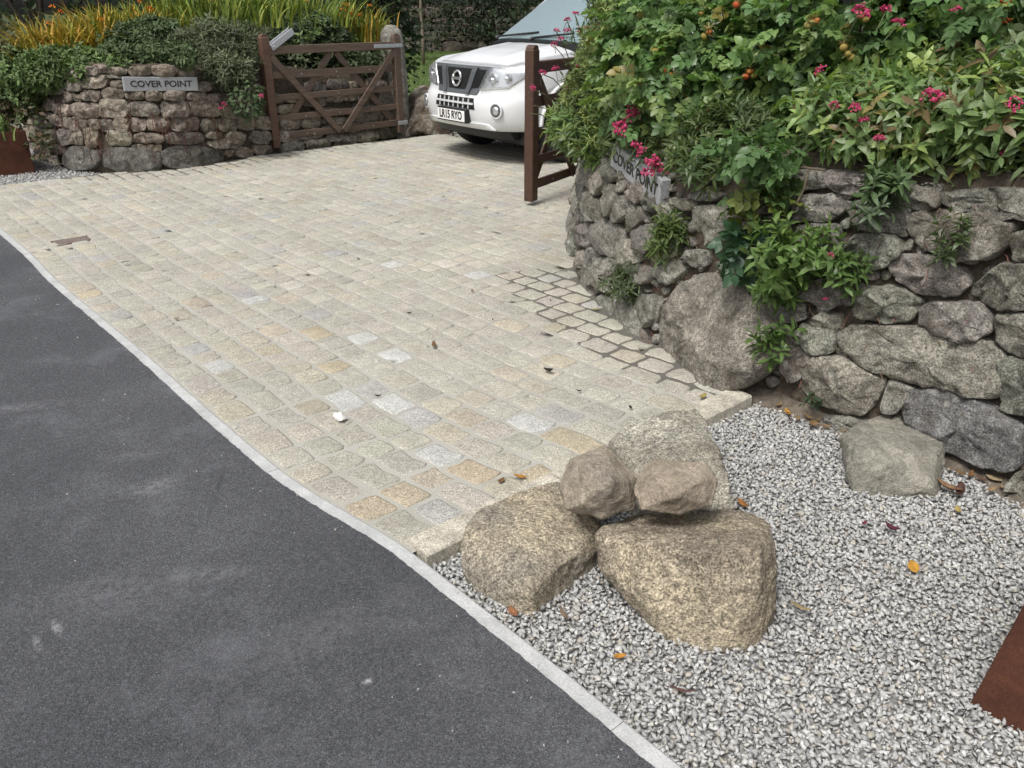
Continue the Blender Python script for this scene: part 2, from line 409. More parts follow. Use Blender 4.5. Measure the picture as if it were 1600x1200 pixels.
# ------------------------------------------------------------------ wall surfaces
class Wall:
    def __init__(s, pts, batter, ztop):
        s.c = catmull(pts, .02); s.batter = batter
        d = np.r_[0, np.cumsum(np.linalg.norm(np.diff(s.c, axis=0), axis=1))]; s.L = d[-1]; s.d = d
        t = np.gradient(s.c, axis=0); t /= np.linalg.norm(t, axis=1)[:, None]
        s.n = np.stack([-t[:, 1], t[:, 0]], 1)
        k = np.ones(9) / 9
        s.n = np.stack([np.convolve(np.pad(s.n[:, i], 4, 'edge'), k, 'valid') for i in (0, 1)], 1); s.n /= np.linalg.norm(s.n, axis=1)[:, None]
        s.zt = ztop                     # list of (length fraction, top height)
    def at(s, l, z, d=0.0):
        l = min(max(l, 0), s.L)
        c = np.array([np.interp(l, s.d, s.c[:, 0]), np.interp(l, s.d, s.c[:, 1])]); n = np.array([np.interp(l, s.d, s.n[:, 0]), np.interp(l, s.d, s.n[:, 1])])
        q = c + n * (d - s.batter * z)
        return np.array([q[0], q[1], z])
    def top(s, l): return float(np.interp(l / s.L, [a for a, b in s.zt], [b for a, b in s.zt]))
    def prep(s):
        ls = np.arange(0, s.L, .008); zs = np.arange(-.1, 1.45, .008)
        c = np.stack([np.interp(ls, s.d, s.c[:, i]) for i in (0, 1)], 1); n = np.stack([np.interp(ls, s.d, s.n[:, i]) for i in (0, 1)], 1)
        keep = (n * -c).sum(1) > -.02 * 0 ; ls, c, n = ls[keep], c[keep], n[keep]
        q = c[:, None, :] - n[:, None, :] * (s.batter * zs)[None, :, None]
        P3 = np.concatenate([q, np.broadcast_to(zs[None, :, None], q.shape[:2] + (1,))], 2).reshape(-1, 3)
        s.px = proj(P3).astype(np.float32); s.lz = np.stack([np.repeat(ls, len(zs)), np.tile(zs, len(ls))], 1)
    def inv(s, u, v):
        d = (s.px[:, 0] - u) ** 2 + (s.px[:, 1] - v) ** 2
        return s.lz[int(np.argmin(d))]
    def inside(s, p):                  # signed distance: >0 in front of the wall foot
        d = s.c - np.array(p)[None]; i = int(np.argmin((d ** 2).sum(1)))
        return float((-d[i] * s.n[i]).sum()), i
RW = Wall([(3.3, .75), (2.9, 1.25), (2.3, 1.93), (1.87, 2.40), (1.61, 2.75), (1.32, 3.03), (1.12, 3.26), (.95, 3.45), (.72, 3.82), (.56, 4.32), (.455, 4.87), (.44, 5.7), (.54, 6.75), (.72, 7.7), (1.05, 8.5)], .13,
          [(0, 1.05), (.3, 1.03), (.5, .98), (.62, .86), (.8, .8), (1, .95)])
LW = Wall([(-1.55, 11.35), (-1.95, 10.78), (-2.4, 10.3), (-2.78, 9.82), (-3.2, 9.1), (-3.6, 8.68), (-4.1, 8.55), (-4.6, 8.7), (-5.1, 9.2), (-5.8, 10.2), (-6.6, 11.6)], .1,
          [(0, .72), (.14, .82), (.24, 1.0), (.5, 1.04), (.7, 1.05), (1, 1.0)])
RW.prep(); LW.prep()

def resample(poly, M):
    p = catmull(list(poly) + [poly[0]], 1e-9 + 1e9) if False else np.array(list(poly) + [poly[0]], float)
    d = np.r_[0, np.cumsum(np.linalg.norm(np.diff(p, axis=0), axis=1))]
    t = np.linspace(0, d[-1], M, endpoint=False)
    q = np.stack([np.interp(t, d, p[:, 0]), np.interp(t, d, p[:, 1])], 1)
    for _ in range(max(1, M // 24)): q = .5 * q + .25 * (np.roll(q, 1, 0) + np.roll(q, -1, 0))
    return q
def wall_stone(W, poly, parent, mat, col, bulge=.045, M=26, rough=.010, name='stone', rings=None, grow=1.075):
    poly = np.array(poly); q = resample(poly, M); c = q.mean(0); q = c + (q - c) * grow
    size = np.sqrt(abs(np.prod(q.max(0) - q.min(0)))); bulge = min(bulge, .33 * size)
    rings = rings or [(1.0, -.10), (1.0, -.3), (1.0, .35), (.975, .74), (.92, .93), (.78, .99), (.58, 1.0), (.36, 1.0), (.16, 1.0)]
    hs2 = (q.max(0) - q.min(0)) / 2
    pl_ = []
    for _ in range(5):
        a_ = random.uniform(0, 6.28); pl_.append((math.cos(a_), math.sin(a_), random.uniform(.2, .9), random.uniform(.95, 1.25)))
    seed = random.uniform(0, 50); tl = rng.normal(0, .16, 2)
    V = []; L0 = np.array(parent.location)
    nr = len(rings)
    for k, (f, d) in enumerate(rings + [(0, 1.0)]):
        for i in range(M if k < nr else 1):
            s_ = c + (q[i] - c) * f
            dd = d * bulge if k else -.13
            if d > 0:
                rr_ = (s_ - c) / hs2
                dd = min([dd] + [bulge * (h_ - sl_ * (rr_[0] * ca_ + rr_[1] * sa_)) for ca_, sa_, sl_, h_ in pl_])
            if k > 1: dd += (s_ - c) @ tl * .8 * (1 - f * f * .3)
            w = W.at(s_[0], s_[1], dd)
            if k > 1:
                fo = facet(w, 8, seed) * .38 + facet(w, 19, seed + 3) * .36; w = W.at(s_[0], s_[1], dd + fo * min(1, size / .15))
            if k > 0:
                a = rough * (1 if f < .98 else .6)
                nv = mnoise.noise_vector(Vector(w * 11 + seed)) * .55 + mnoise.noise_vector(Vector(w * 27 - seed)) * .75 + mnoise.noise_vector(Vector(w * 62 + seed)) * .35
                w = w + np.array(nv) * a + np.array(mnoise.noise_vector(Vector(w * 5 + seed))) * a * .7 * (f < .98)
            V.append(w - L0)
    F = []
    for k in range(nr - 1):
        for i in range(M): F.append((k * M + i, k * M + (i + 1) % M, (k + 1) * M + (i + 1) % M, (k + 1) * M + i))
    for i in range(M): F.append(((nr - 1) * M + i, (nr - 1) * M + (i + 1) % M, nr * M))
    return obj(name, mesh(name, V, F, mat, col, True), parent)
def wall_core(W, parent, mat, d=-.075, depth=.35):
    ls = np.arange(0, W.L + .01, .06); V = []; F = []; L0 = np.array(parent.location); n = 9
    for l in ls:
        zt = W.top(l)
        for j in range(n):
            w = W.at(l, -.1 + (zt + .1) * j / (n - 1), d); w = w + np.array(mnoise.noise_vector(Vector(w * 7))) * .02; V.append(w - L0)
        w = W.at(l, zt + .01, d - depth); V.append(w - L0)
        w = W.at(l, -.1, d - depth); V.append(w - L0)
    m_ = n + 2
    for i in range(len(ls) - 1):
        for j in range(m_): F.append((i * m_ + j, (i + 1) * m_ + j, (i + 1) * m_ + (j + 1) % m_, i * m_ + (j + 1) % m_))
    return obj('earth_core', mesh('earth_core', V, F, mat, None, True), parent)
def course_stones(W, l0, l1, parent, mat, cols, hs_=(.14, .22), ws=(.16, .38), z0=-.02, zt=None, bulge=.05, M=18):
    z = z0
    lo, hi = min(l0, l1), max(l0, l1)
    while True:
        h = random.uniform(*hs_); top = zt if zt else W.top((lo + hi) / 2)
        if z + h * .6 > top: break
        l = lo + random.uniform(-.1, 0)
        while l < hi:
            w = random.uniform(*ws)
            a, b = max(l, lo), min(l + w, hi)
            if b - a > .08:
                g_ = .008; r = lambda s=.02: random.uniform(-s, s)
                wall_stone(W, [(a + g_ + .01, z + .03 + r()), (a + .05, z + g_ + r(.01)), (b - .05, z + g_ + r(.012)), (b - g_, z + .03 + r()), (b - g_ + r(.01), z + h - .04), (b - .06, z + h - g_ + r(.012)), (a + .06, z + h - g_ + r(.012)), (a + g_, z + h - .04)], parent, mat, jit(random.choice(cols), .2), bulge, M)
            l += w
        z += h

# ---- right wall, traced stone by stone
rw = empty('stone_wall', (1.1, 3.4, 0), label='rough granite drystone wall curving round the right side of the drive under roses', cat='wall')
wall_core(RW, rw, mat_plain('joint earth', (.085, .07, .054), .95, 0, 30, .5, .9, .1), -.02)
STONES_R = '''1243 265 1290 265 1293 290 1250 297 1243 285|1291 270 1300 265 1360 272 1407 285 1400 300 1360 306 1317 301 1292 291|1395 307 1410 289 1470 290 1468 322 1440 328 1400 312
1471 304 1525 295 1640 298 1640 342 1550 338 1473 318|1243 317 1262 304 1300 301 1327 308 1321 328 1300 344 1262 343 1244 337|1324 320 1340 311 1400 315 1418 330 1415 360 1375 360 1347 355 1330 335
1420 342 1432 329 1525 331 1590 345 1585 375 1555 402 1500 404 1450 387 1422 362|1587 390 1592 362 1640 350 1670 420 1600 410|1317 395 1350 361 1400 367 1415 390 1390 412 1350 425 1320 422
1393 410 1410 397 1462 400 1507 420 1515 445 1487 460 1445 457 1400 430|1527 465 1532 440 1562 412 1640 408 1660 478 1580 480 1540 472|1335 482 1347 447 1412 447 1442 470 1425 497 1395 504 1350 495
1205 472 1225 462 1260 475 1262 495 1237 504 1210 490|1272 500 1285 489 1312 492 1317 515 1300 519 1275 510|1440 482 1462 471 1525 472 1552 492 1550 515 1512 532 1475 525 1445 505
1557 500 1570 487 1640 490 1660 565 1600 558 1568 540|1238 522 1262 508 1300 515 1311 528 1305 547 1282 549 1250 532|1318 535 1330 510 1425 512 1525 528 1570 548 1562 617 1525 615 1425 595 1375 580 1340 562
1567 582 1575 557 1650 560 1670 650 1600 648 1570 635|1225 575 1232 528 1277 545 1282 557 1262 582 1245 597|1247 600 1282 556 1320 558 1382 592 1372 620 1350 648 1312 642 1270 620
1385 610 1392 594 1430 605 1420 625 1400 642 1380 645|1410 630 1432 610 1487 612 1562 640 1597 665 1592 725 1562 730 1512 712 1475 695 1450 680 1420 660|1582 758 1600 735 1650 740 1670 790 1600 800
1290 652 1320 647 1355 657 1358 676 1310 674|919 262 928 258 930 280 925 295 916 282|929 260 942 257 944 282 935 305 928 295|945 248 967 251 968 278 957 286 944 282
967 272 977 265 991 273 983 295 977 300 967 290|982 288 995 275 1015 288 1012 308 997 318 985 308|1007 310 1015 300 1032 300 1045 310 1032 322 1020 330 1010 322|1025 325 1045 315 1055 330 1052 340 1032 337
1046 317 1057 309 1085 315 1085 327 1072 329 1050 325|940 292 952 285 965 292 965 320 956 339 945 332 940 312|919 305 927 297 937 317 946 340 935 352 925 340|960 335 967 305 987 305 992 320 977 340 967 347
977 342 990 322 1010 325 1012 340 995 360 982 362|935 362 947 340 967 350 972 370 960 397 952 401 937 382|905 362 920 347 935 355 932 375 920 387 908 382|920 397 927 385 942 392 935 405 922 420
965 380 985 372 1000 385 1005 405 985 415 967 410|922 422 942 400 965 410 967 425 947 440 922 447|997 360 1022 350 1030 375 1015 395 1000 385|1030 370 1050 360 1065 365 1065 400 1035 410|1025 417 1060 402 1072 420 1060 440 1030 437
977 417 1000 410 1022 425 1020 440 992 447 977 432|1084 325 1112 320 1135 325 1147 355 1135 375 1102 380 1087 370|1056 332 1067 330 1075 350 1062 357|1072 402 1080 389 1110 390 1107 416 1090 417
1087 310 1100 295 1117 290 1132 305 1120 315|1157 310 1172 295 1245 300 1242 320 1205 330 1175 330|1122 412 1145 400 1190 412 1192 440 1167 452 1135 430|1147 362 1180 340 1185 345 1198 375 1180 398 1150 390
1190 345 1210 335 1240 347 1238 370 1202 375|1200 380 1228 380 1230 430 1205 460 1194 440|1233 385 1260 350 1312 352 1315 395 1312 420 1270 432 1235 425|1232 432 1270 440 1312 428 1330 470 1290 482 1262 465
955 482 965 462 990 472 1010 507 1000 540 985 535 970 512|992 470 1010 460 1030 465 1027 500 1012 512 1002 490|905 430 920 420 935 435 930 462 918 455|932 472 952 460 960 475 952 495 940 487|940 418 975 432 985 447 960 458 937 452
1025 505 1030 470 1045 467 1035 490|905 395 915 390 918 420 905 425|908 330 918 310 930 345 920 345 908 352|1000 505 1012 515 1012 535 1003 540'''
COLS_R = [(.24, .23, .197), (.22, .21, .18), (.265, .252, .213), (.205, .194, .168), (.245, .232, .2)]
RPOLY = []
for ln in STONES_R.replace('\n', '|').split('|'):
    a = list(map(float, ln.split())); pts = [(a[i], a[i + 1]) for i in range(0, len(a), 2)]
    poly = [RW.inv(*p) for p in pts]
    cu, cv = np.mean(pts, 0); RPOLY.append(resample(poly, 24))
    col = jit(random.choice(COLS_R), .16)
    if abs(cu - 1510) < 40 and 640 < cv < 690: col = np.array((.185, .183, .178))
    big = max(p[0] for p in pts) - min(p[0] for p in pts) > 60
    wall_stone(RW, poly, rw, M_WALL, col,   .052 if big else .042, 46 if big else 30, .014 if big else .011)
def inpoly(q, pl2):
    x, y = q; r_ = False; n_ = len(pl2)
    for i in range(n_):
        (x1, y1), (x2, y2) = pl2[i], pl2[i - 1]
        if (y1 > y) != (y2 > y) and x < (x2 - x1) * (y - y1) / (y2 - y1) + x1: r_ = not r_
    return r_
l_a, l_b = RW.inv(1600, 560)[0], RW.inv(925, 340)[0]; placed = []
BP = [RW.inv(*p_) for p_ in [(1026, 548), (1040, 492), (1068, 448), (1100, 428), (1135, 430), (1168, 452), (1202, 482), (1235, 522), (1225, 562), (1185, 595), (1150, 612), (1090, 612), (1050, 584)]]
for k in range(2600):
    q = np.array((random.uniform(l_a, l_b), random.uniform(.02, .92)))
    if q[1] > RW.top(q[0]) - .04 or any(inpoly(q, pl2) for pl2 in RPOLY + [BP]): continue
    dm = min(np.sqrt(((np.array(pl2) - q) ** 2).sum(1)).min() for pl2 in RPOLY)
    if any(abs(q - w_).max() < .035 for w_ in placed): continue
    placed.append(q); r_ = random.uniform(.016, .03)
    a0 = random.uniform(0, 6.28)
    wall_stone(RW, [q + np.array((math.cos(a0 + t_) * r_ * 1.4, math.sin(a0 + t_) * r_)) for t_ in np.sort(rng.uniform(0, 6.28, 6))], rw, M_WALL, jit(random.choice(COLS_R), .2) * .9, .02, 10, .004, 'packing_stone', [(1, -.3), (1, .5), (.8, .95), (.4, 1.0)])
    if len(placed) > 130: break
lA = RW.inv(1640, 560)[0]; lB = RW.inv(908, 380)[0]
course_stones(RW, 0.02, lA - .05, rw, M_WALL, COLS_R, zt=1.05, M=14)
course_stones(RW, lB + .12, RW.L - .02, rw, M_WALL, COLS_R, zt=.88, M=14)
# the great boulder in its foot
bpoly = [(1016, 548), (1030, 492), (1062, 448), (1100, 428), (1135, 430), (1168, 452), (1202, 482), (1235, 522), (1225, 562), (1185, 595), (1150, 612), (1090, 612), (1050, 584)]
wall_stone(RW, [RW.inv(*p) for p in bpoly], rw, M_WALL, (.25, .23, .195), .13, 64, .014, name='boulder',
           grow=1.03, rings=[(1.0, -.6), (1.0, -.25), (1.0, .2), (.96, .5), (.9, .72), (.81, .86), (.71, .93), (.6, .97), (.48, 1.0), (.36, 1.01), (.24, 1.02), (.12, 1.03)])

# ---- left wall
lw = empty('stone_wall', (-3.5, 9.4, 0), label='lower sunlit granite wall behind the open gate at the left of the drive', cat='wall')
wall_core(LW, lw, mat_plain('joint earth', (.085, .07, .054), .95, 0, 30, .5, .9, .1), -.02)
BOX1 = '''640 400 760 445|770 395 905 450|905 385 1050 455|1055 410 1150 460|640 445 735 470|660 480 740 520|380 545 440 610|445 560 490 605|490 535 605 600|610 520 745 590|750 540 860 590|865 540 970 600|975 540 1100 600|1110 545 1220 600|1225 555 1380 610
240 580 315 660|325 615 365 680|370 620 425 695|430 610 600 700|605 590 760 705|765 610 940 690|955 600 1110 695|1110 600 1300 695|1310 620 1420 710|315 680 390 750|395 700 440 760|435 700 520 780|525 710 605 765|610 710 680 780|685 700 775 780|780 700 870 780|875 690 1000 780|1005 690 1180 775|1195 705 1290 790|1295 705 1395 785|1400 700 1510 770
360 765 430 860|435 780 500 860|510 765 590 875|640 780 785 870|790 790 970 850|985 785 1210 855|1225 785 1330 825|1335 785 1450 840|1490 780 1600 855|880 855 960 910|1240 830 1450 885|790 858 875 882|390 875 600 1005|610 880 955 1015|965 870 1330 1005|1335 890 1395 930|1400 880 1500 945|330 860 400 915|240 860 320 920|180 840 240 940|240 925 385 985
1160 490 1250 545|1300 490 1450 545|1460 500 1540 545|160 460 280 560|150 560 235 690|245 670 310 760|180 700 240 830|245 770 350 850|1385 560 1500 615|1430 625 1540 690|1515 690 1600 770|1510 860 1600 920|560 440 635 525|500 460 555 530|400 470 490 540|290 480 390 560|100 440 200 520|205 440 300 520|310 400 395 470|400 400 490 462|500 395 590 450|95 530 160 600|60 560 140 650|560 385 640 432|60 660 140 740|150 610 235 700'''
BOX2 = '''60 1090 240 1180|280 1090 475 1170|480 1080 655 1150|660 1050 870 1120|690 1122 900 1180|480 1155 680 1195|930 1040 1210 1150|480 800 680 890|690 760 815 850|825 770 920 840|600 900 900 960|910 920 1150 1030|520 680 700 760|1220 1040 1290 1110|300 960 470 1075|480 965 640 1070|650 970 860 1045|280 870 470 950|930 770 1100 850|920 855 1120 915|1120 760 1230 900|1160 910 1230 1030|710 660 860 750|870 680 1010 760|1020 660 1180 750|0 960 95 1080|100 970 260 1080|240 780 330 860|340 790 470 860'''
COLS_L = [(.25, .215, .17), (.215, .185, .15), (.28, .245, .195), (.19, .165, .14), (.235, .205, .17)]
def box_poly(x0, y0, x1, y1):
    w, h = x1 - x0, y1 - y0; r = lambda: random.uniform(.05, .34)
    pts = [(x0, y0 + h * r()), (x0 + w * r() * .7, y0), (x0 + w * .5, y0 - h * random.uniform(-.06, .05)), (x1 - w * r() * .7, y0 + h * random.uniform(0, .1)), (x1, y0 + h * r()), (x1, y1 - h * r()), (x1 - w * r() * .7, y1), (x0 + w * .5, y1 + h * random.uniform(-.06, .04)), (x0 + w * r() * .7, y1 - h * random.uniform(0, .1)), (x0, y1 - h * r())]
    return pts
for src, fx in ((BOX1, lambda x, y: (x * .2625, y * .2625)), (BOX2, lambda x, y: (380 + x / 5.333, y / 5.333))):
    for ln in src.replace('\n', '|').split('|'):
        a = list(map(float, ln.split())); pts = [fx(*p) for p in box_poly(*a)]
        poly = [LW.inv(*p) for p in pts]
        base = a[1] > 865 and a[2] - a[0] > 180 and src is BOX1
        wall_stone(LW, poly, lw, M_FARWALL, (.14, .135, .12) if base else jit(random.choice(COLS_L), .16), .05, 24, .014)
course_stones(LW, .05, LW.inv(432, 226)[0], lw, M_FARWALL, COLS_L, (.12, .17), (.22, .42), -.05, .22, .06, 16)
course_stones(LW, LW.inv(40, 170)[0] + .1, LW.L - .02, lw, M_FARWALL, COLS_L, M=12)

# ------------------------------------------------------------------ setts
S0, S1, T1 = -9.08, -1.80, 6.62
def edge_t(s): return float(np.interp(s, sl, ST2(lin)[1])) + .058
setts = []
t = 0.0; row = 0
COLS_S = [(.405, .386, .328)] * 9 + [(.425, .405, .345)] * 5 + [(.385, .371, .32)] * 4 + [(.415, .386, .315)] * 2 + [(.415, .377, .30)] * 1 + [(.40, .375, .33)] * 1 + [(.385, .38, .355)] * 1
SC_W = .05
tt = .0
rows = []
while True:
    h = random.uniform(.112, .132)
    rows.append((tt, h)); tt += h + .018
    if tt > T1 - 1.05: break
for ri, (t0, h) in enumerate(rows):
    s = S0 + random.uniform(-.05, .05)
    while s < S1 - .03:
        w = random.uniform(.125, .205); w = min(w, S1 - s)
        if S1 - s - w < .08: w = S1 - s
        setts.append([s, s + w - .018, t0, t0 + h]); s += w
def sett_xy(s, t):
    # t measured from the edging; the courses follow its gentle curve near the road
    k = max(0, 1 - t / 3.0); tb = 1.135 * (1 - k) + edge_t(s) * k
    tw = tb + t + .008 + .009 * mnoise.noise(Vector((s * 1.3, t * 1.1, 2)))
    sw = s + .012 * mnoise.noise(Vector((s * 1.1, t * 1.7, 9)))
    return XY(sw, tw)
WHITE = [G(*p)[:2] for p in [(540, 615), (640, 552), (386, 470), (605, 410), (432, 385), (440, 382), (700, 418), (745, 425), (625, 628), (806, 660), (575, 521), (332, 568), (120, 340), (700, 715), (935, 700), (430, 415)]]
ORANGE = [G(*p)[:2] for p in [(740, 735), (840, 708), (880, 685), (480, 697), (855, 683), (530, 575), (985, 650), (905, 645), (960, 640), (130, 465), (135, 435), (430, 485), (820, 735), (700, 690), (640, 770), (500, 520), (340, 460), (560, 800)]]
sett_data = []
for s0, s1, t0, t1 in setts:
    c = sett_xy((s0 + s1) / 2, (t0 + t1) / 2)
    if c[1] < 1.0: continue
    if c[0] > 0 and RW.inside(c)[0] < .02 and c[1] < 8.6: continue
    if c[0] < -1.3 and LW.inside(c)[0] < .03: continue
    g_ = .0
    n1 = lambda: random.uniform(-.007, .007)
    # worn outline: 4 corners with clipped tips and bowed sides
    cl = .006 + random.random() * .012; b_ = lambda: random.uniform(-.007, .005)
    o = [(s0 + cl, t0), ((s0 + s1) / 2, t0 - b_()), (s1 - cl, t0), (s1, t0 + cl), (s1 - b_(), (t0 + t1) / 2), (s1, t1 - cl), (s1 - cl, t1), ((s0 + s1) / 2, t1 + b_()), (s0 + cl, t1), (s0, t1 - cl), (s0 + b_(), (t0 + t1) / 2), (s0, t0 + cl)]
    o = [(a + n1(), b + n1()) for a, b in o]
    o = np.array([sett_xy(a, b) for a, b in o])
    r_ = random.random()
    dw = min(np.linalg.norm(c - w) for w in WHITE); do = min(np.linalg.norm(c - w) for w in ORANGE)
    if dw < .075: col = np.array((.48, .48, .455))
    elif do < .06: col = jit((.42, .365, .27), .06)
    else: col = jit(random.choice(COLS_S), .07)
    z = .0042 + random.uniform(-.002, .0025); tl = rng.normal(0, .018, 2)
    V = []
    for f, zz in ((1.0, -.03), (1.0, -.002), (.97, .8), (.86, 1.0)):
        for p in o:
            q = c + (p - c) * f
            V.append((q[0], q[1], (zz if zz < 0 else z * zz + (q - c) @ tl * .55 + .0012 * mnoise.noise(Vector((q[0] * 25, q[1] * 25, z * 900))))))
    V.append((c[0], c[1], z * 1.12))
    F = []
    for k in range(3):
        for i in range(12): F.append((k * 12 + i, k * 12 + (i + 1) % 12, (k + 1) * 12 + (i + 1) % 12, (k + 1) * 12 + i))
    for i in range(12): F.append((36 + i, 36 + (i + 1) % 12, 48))
    px = proj(np.array([c[0], c[1], 0]))
    seen = 0 < px[0] < 1600 and 0 < px[1] < 1200 and not (730 < px[0] < 1150 and px[1] > 760)
    sett_data.append((float(c @ c) + (0 if seen else 1000), V, F, col))
sett_data.sort(key=lambda a: a[0])
drive = empty('driveway_paving', (-1.5, 5.5, 0), kind='structure')
L0 = np.array((-1.5, 5.5, 0))
for d_, V, F, col in sett_data[:300]:
    obj('sett', mesh('sett', np.array(V) - L0, F, M_SETT, col, True), drive)
mb = MB()
for d_, V, F, col in sett_data[300:]: mb.add(np.array(V) - L0, F, col)
mb.build('sett_field', M_SETT, drive, smooth=True, kind='stuff')
# mortar bed with its damp margin along the walls
gs = np.arange(S0 - .04, S1 + .06, .035); gt = np.arange(-.035, T1 - 1.1 + .05, .035)
V = []; D = []
for t in gt:
    for s in gs:
        q = sett_xy(s, t); V.append((q[0] - L0[0], q[1] - L0[1], .0008))
        dm = 0.0
        if q[0] > -.6 and q[1] < 6:
            d_, i = RW.inside(q)
            wd = float(np.interp(q[1], [3.0, 3.3, 3.8, 4.4, 5.0, 5.25], [.22, .28, .36, .44, .55, 0]))
            dm = max(0, min(1, .5 + (wd - d_) * 2.4)) if wd > .02 else 0
        elif q[0] < -1.2:
            d_, i = LW.inside(q)
            dm = max(0, min(1, .5 + (.42 - d_) * 2.0))
        D.append(dm)
nu = len(gs)
F = np.array([(j * nu + i, j * nu + i + 1, (j + 1) * nu + i + 1, (j + 1) * nu + i) for j in range(len(gt) - 1) for i in range(nu - 1)])
me = mesh('mortar_bed', V, F, M_MORT)
a = me.attributes.new('damp', 'FLOAT', 'POINT'); a.data.foreach_set('value', np.array(D, np.float32))
obj('mortar_bed', me, drive)
# granite kerb at the end of the setts
kst = empty('granite_kerb', (*XY(S1, 2), 0), kind='structure')
k0 = G(634, 847)[:2]; kd = G(1140, 609)[:2] - k0; kl = np.linalg.norm(kd); kd /= kl; kp = np.array([kd[1], -kd[0]])
for a, b in ((0, .62), (.625, 1.22), (1.225, kl)):
    n = 14; V = []; F = []; W = .115
    rows_ = [(0, -.08), (0, .004), (.005, .0125), (W * .5, .014), (W - .006, .012), (W, .006), (W + .004, -.08)]
    for i in range(n + 1):
        for o_, z_ in rows_:
            q = k0 + kd * (a + (b - a) * i / n) + kp * o_
            j = mnoise.noise_vector(Vector((q[0] * 14, q[1] * 14, z_ * 9))) * .003
            V.append((q[0] + j[0] - kst.location[0], q[1] + j[1] - kst.location[1], z_ + j[2] * .6))
    m_ = len(rows_)
    for i in range(n):
        for k in range(m_ - 1): F.append((i * m_ + k, (i + 1) * m_ + k, (i + 1) * m_ + k + 1, i * m_ + k + 1))
    F += [tuple(range(m_)), tuple(n * m_ + k for k in range(m_))[::-1]]
    obj('kerb_stone', mesh('kerb_stone', V, F, M_KERBST, (.45, .42, .35), False), kst)

# ------------------------------------------------------------------ gravel
def chip_shapes(n=14):
    out = []
    for k in range(n):
        bm = bmesh.new()
        sc = np.array((1, random.uniform(.6, .9), random.uniform(.45, .75)))
        for i in range(8):
            v = rng.normal(0, 1, 3); v /= np.linalg.norm(v); bm.verts.new(tuple(v * sc * random.uniform(.85, 1.1)))
        r = bmesh.ops.convex_hull(bm, input=bm.verts)
        bmesh.ops.delete(bm, geom=[g for g in r['geom_interior'] if isinstance(g, bmesh.types.BMVert)], context='VERTS')
        bm.verts.index_update(); bm.faces.ensure_lookup_table()
        bmesh.ops.triangulate(bm, faces=bm.faces); bmesh.ops.recalc_face_normals(bm, faces=bm.faces)
        bm.verts.index_update()
        out.append((np.array([v.co for v in bm.verts]), np.array([[v.index for v in f.verts] for f in bm.faces])))
        bm.free()
    return out
CHIPS = chip_shapes()
def rand_rot(n):
    q = rng.normal(0, 1, (n, 4)); q /= np.linalg.norm(q, axis=1)[:, None]
    w, x, y, z = q.T
    return np.stack([np.stack([1 - 2 * (y * y + z * z), 2 * (x * y - z * w), 2 * (x * z + y * w)], 1), np.stack([2 * (x * y + z * w), 1 - 2 * (x * x + z * z), 2 * (y * z - x * w)], 1), np.stack([2 * (x * z - y * w), 2 * (y * z + x * w), 1 - 2 * (x * x + y * y)], 1)], 1)
def basis(nrm, xdir):
    z = nrm / np.linalg.norm(nrm, axis=1)[:, None]
    x = xdir - z * (xdir * z).sum(1)[:, None]; x /= (np.linalg.norm(x, axis=1)[:, None] + 1e-6)
    y = np.cross(z, x)
    return np.stack([x, y, z], 2)
def scatter(tmpls, Ms, Ts, Cs):
    """place copies of the template meshes (tris) with matrices Ms (N,3,3), positions Ts, colours Cs -> one vertex/face/colour array"""
    N = len(Ts); which = rng.integers(0, len(tmpls), N); Vs = []; Fs = []; Co = []; b = 0
    for k, tp in enumerate(tmpls):
        tv, tf = tp[0], tp[1]; tc = tp[2] if len(tp) > 2 else None
        idx = np.where(which == k)[0]
        if not len(idx): continue
        v = np.einsum('nij,vj->nvi', Ms[idx], tv) + Ts[idx][:, None, :]
        f = tf[None] + (np.arange(len(idx)) * len(tv))[:, None, None] + b
        c = np.repeat(Cs[idx][:, None, :], len(tv), 1)
        if tc is not None: c = c * tc[None]
        Vs.append(v.reshape(-1, 3)); Fs.append(f.reshape(-1, 3)); Co.append(c.reshape(-1, 3)); b += len(idx) * len(tv)
    return np.concatenate(Vs), np.concatenate(Fs), np.concatenate(Co)
def gravel(name, test, lo, hi, step, size, z, cols, layers=2, **k):
    xs = np.arange(lo[0], hi[0], step); ys = np.arange(lo[1], hi[1], step); pts = []
    for L in range(layers):
        g_ = np.stack(np.meshgrid(xs, ys), -1).reshape(-1, 2); g_ = g_ + rng.uniform(-.55, .55, g_.shape) * step
        g_ = g_[test(g_)]; pts.append(np.c_[g_, z + L * size * .55 + rng.normal(0, size * .18, len(g_))])
    pts = np.concatenate(pts); N = len(pts)
    sz = size * rng.uniform(.6, 1.25, N)
    nz = rng.normal(0, .32, (N, 3)); nz[:, 2] = 1
    M = basis(nz, rng.normal(0, 1, (N, 3))) * sz[:, None, None]
    Cc = np.array(cols)[rng.integers(0, len(cols), N)] * rng.uniform(.84, 1.12, N)[:, None]
    V, F, Co = scatter(CHIPS, M, pts, Cc)
    return obj(name, mesh(name, V, F, M_GRAV, Co), kind='stuff', **k)
GCOL = [(.425, .427, .417)] * 6 + [(.48, .482, .47)] * 4 + [(.345, .348, .342)] * 3 + [(.27, .272, .272)] + [(.39, .365, .32)] * 1 + [(.43, .42, .39)] * 2
def in_bed(g_):
    s, t = ST2(g_); et = np.interp(s, sl, ST2(lin)[1]) + .068
    k = (g_ - k0) @ kp
    ok = (t > et) & (k > .125)
    c = RW.c; n = RW.n
    out = np.zeros(len(g_), bool); I = np.where(ok)[0]
    for ch in np.array_split(I, max(1, len(I) // 4000)):
        if not len(ch): continue
        d = g_[ch][:, None, :] - c[None]; i = (d ** 2).sum(2).argmin(1)
        out[ch] = ((g_[ch] - c[i]) * n[i]).sum(1) > .01
    return out
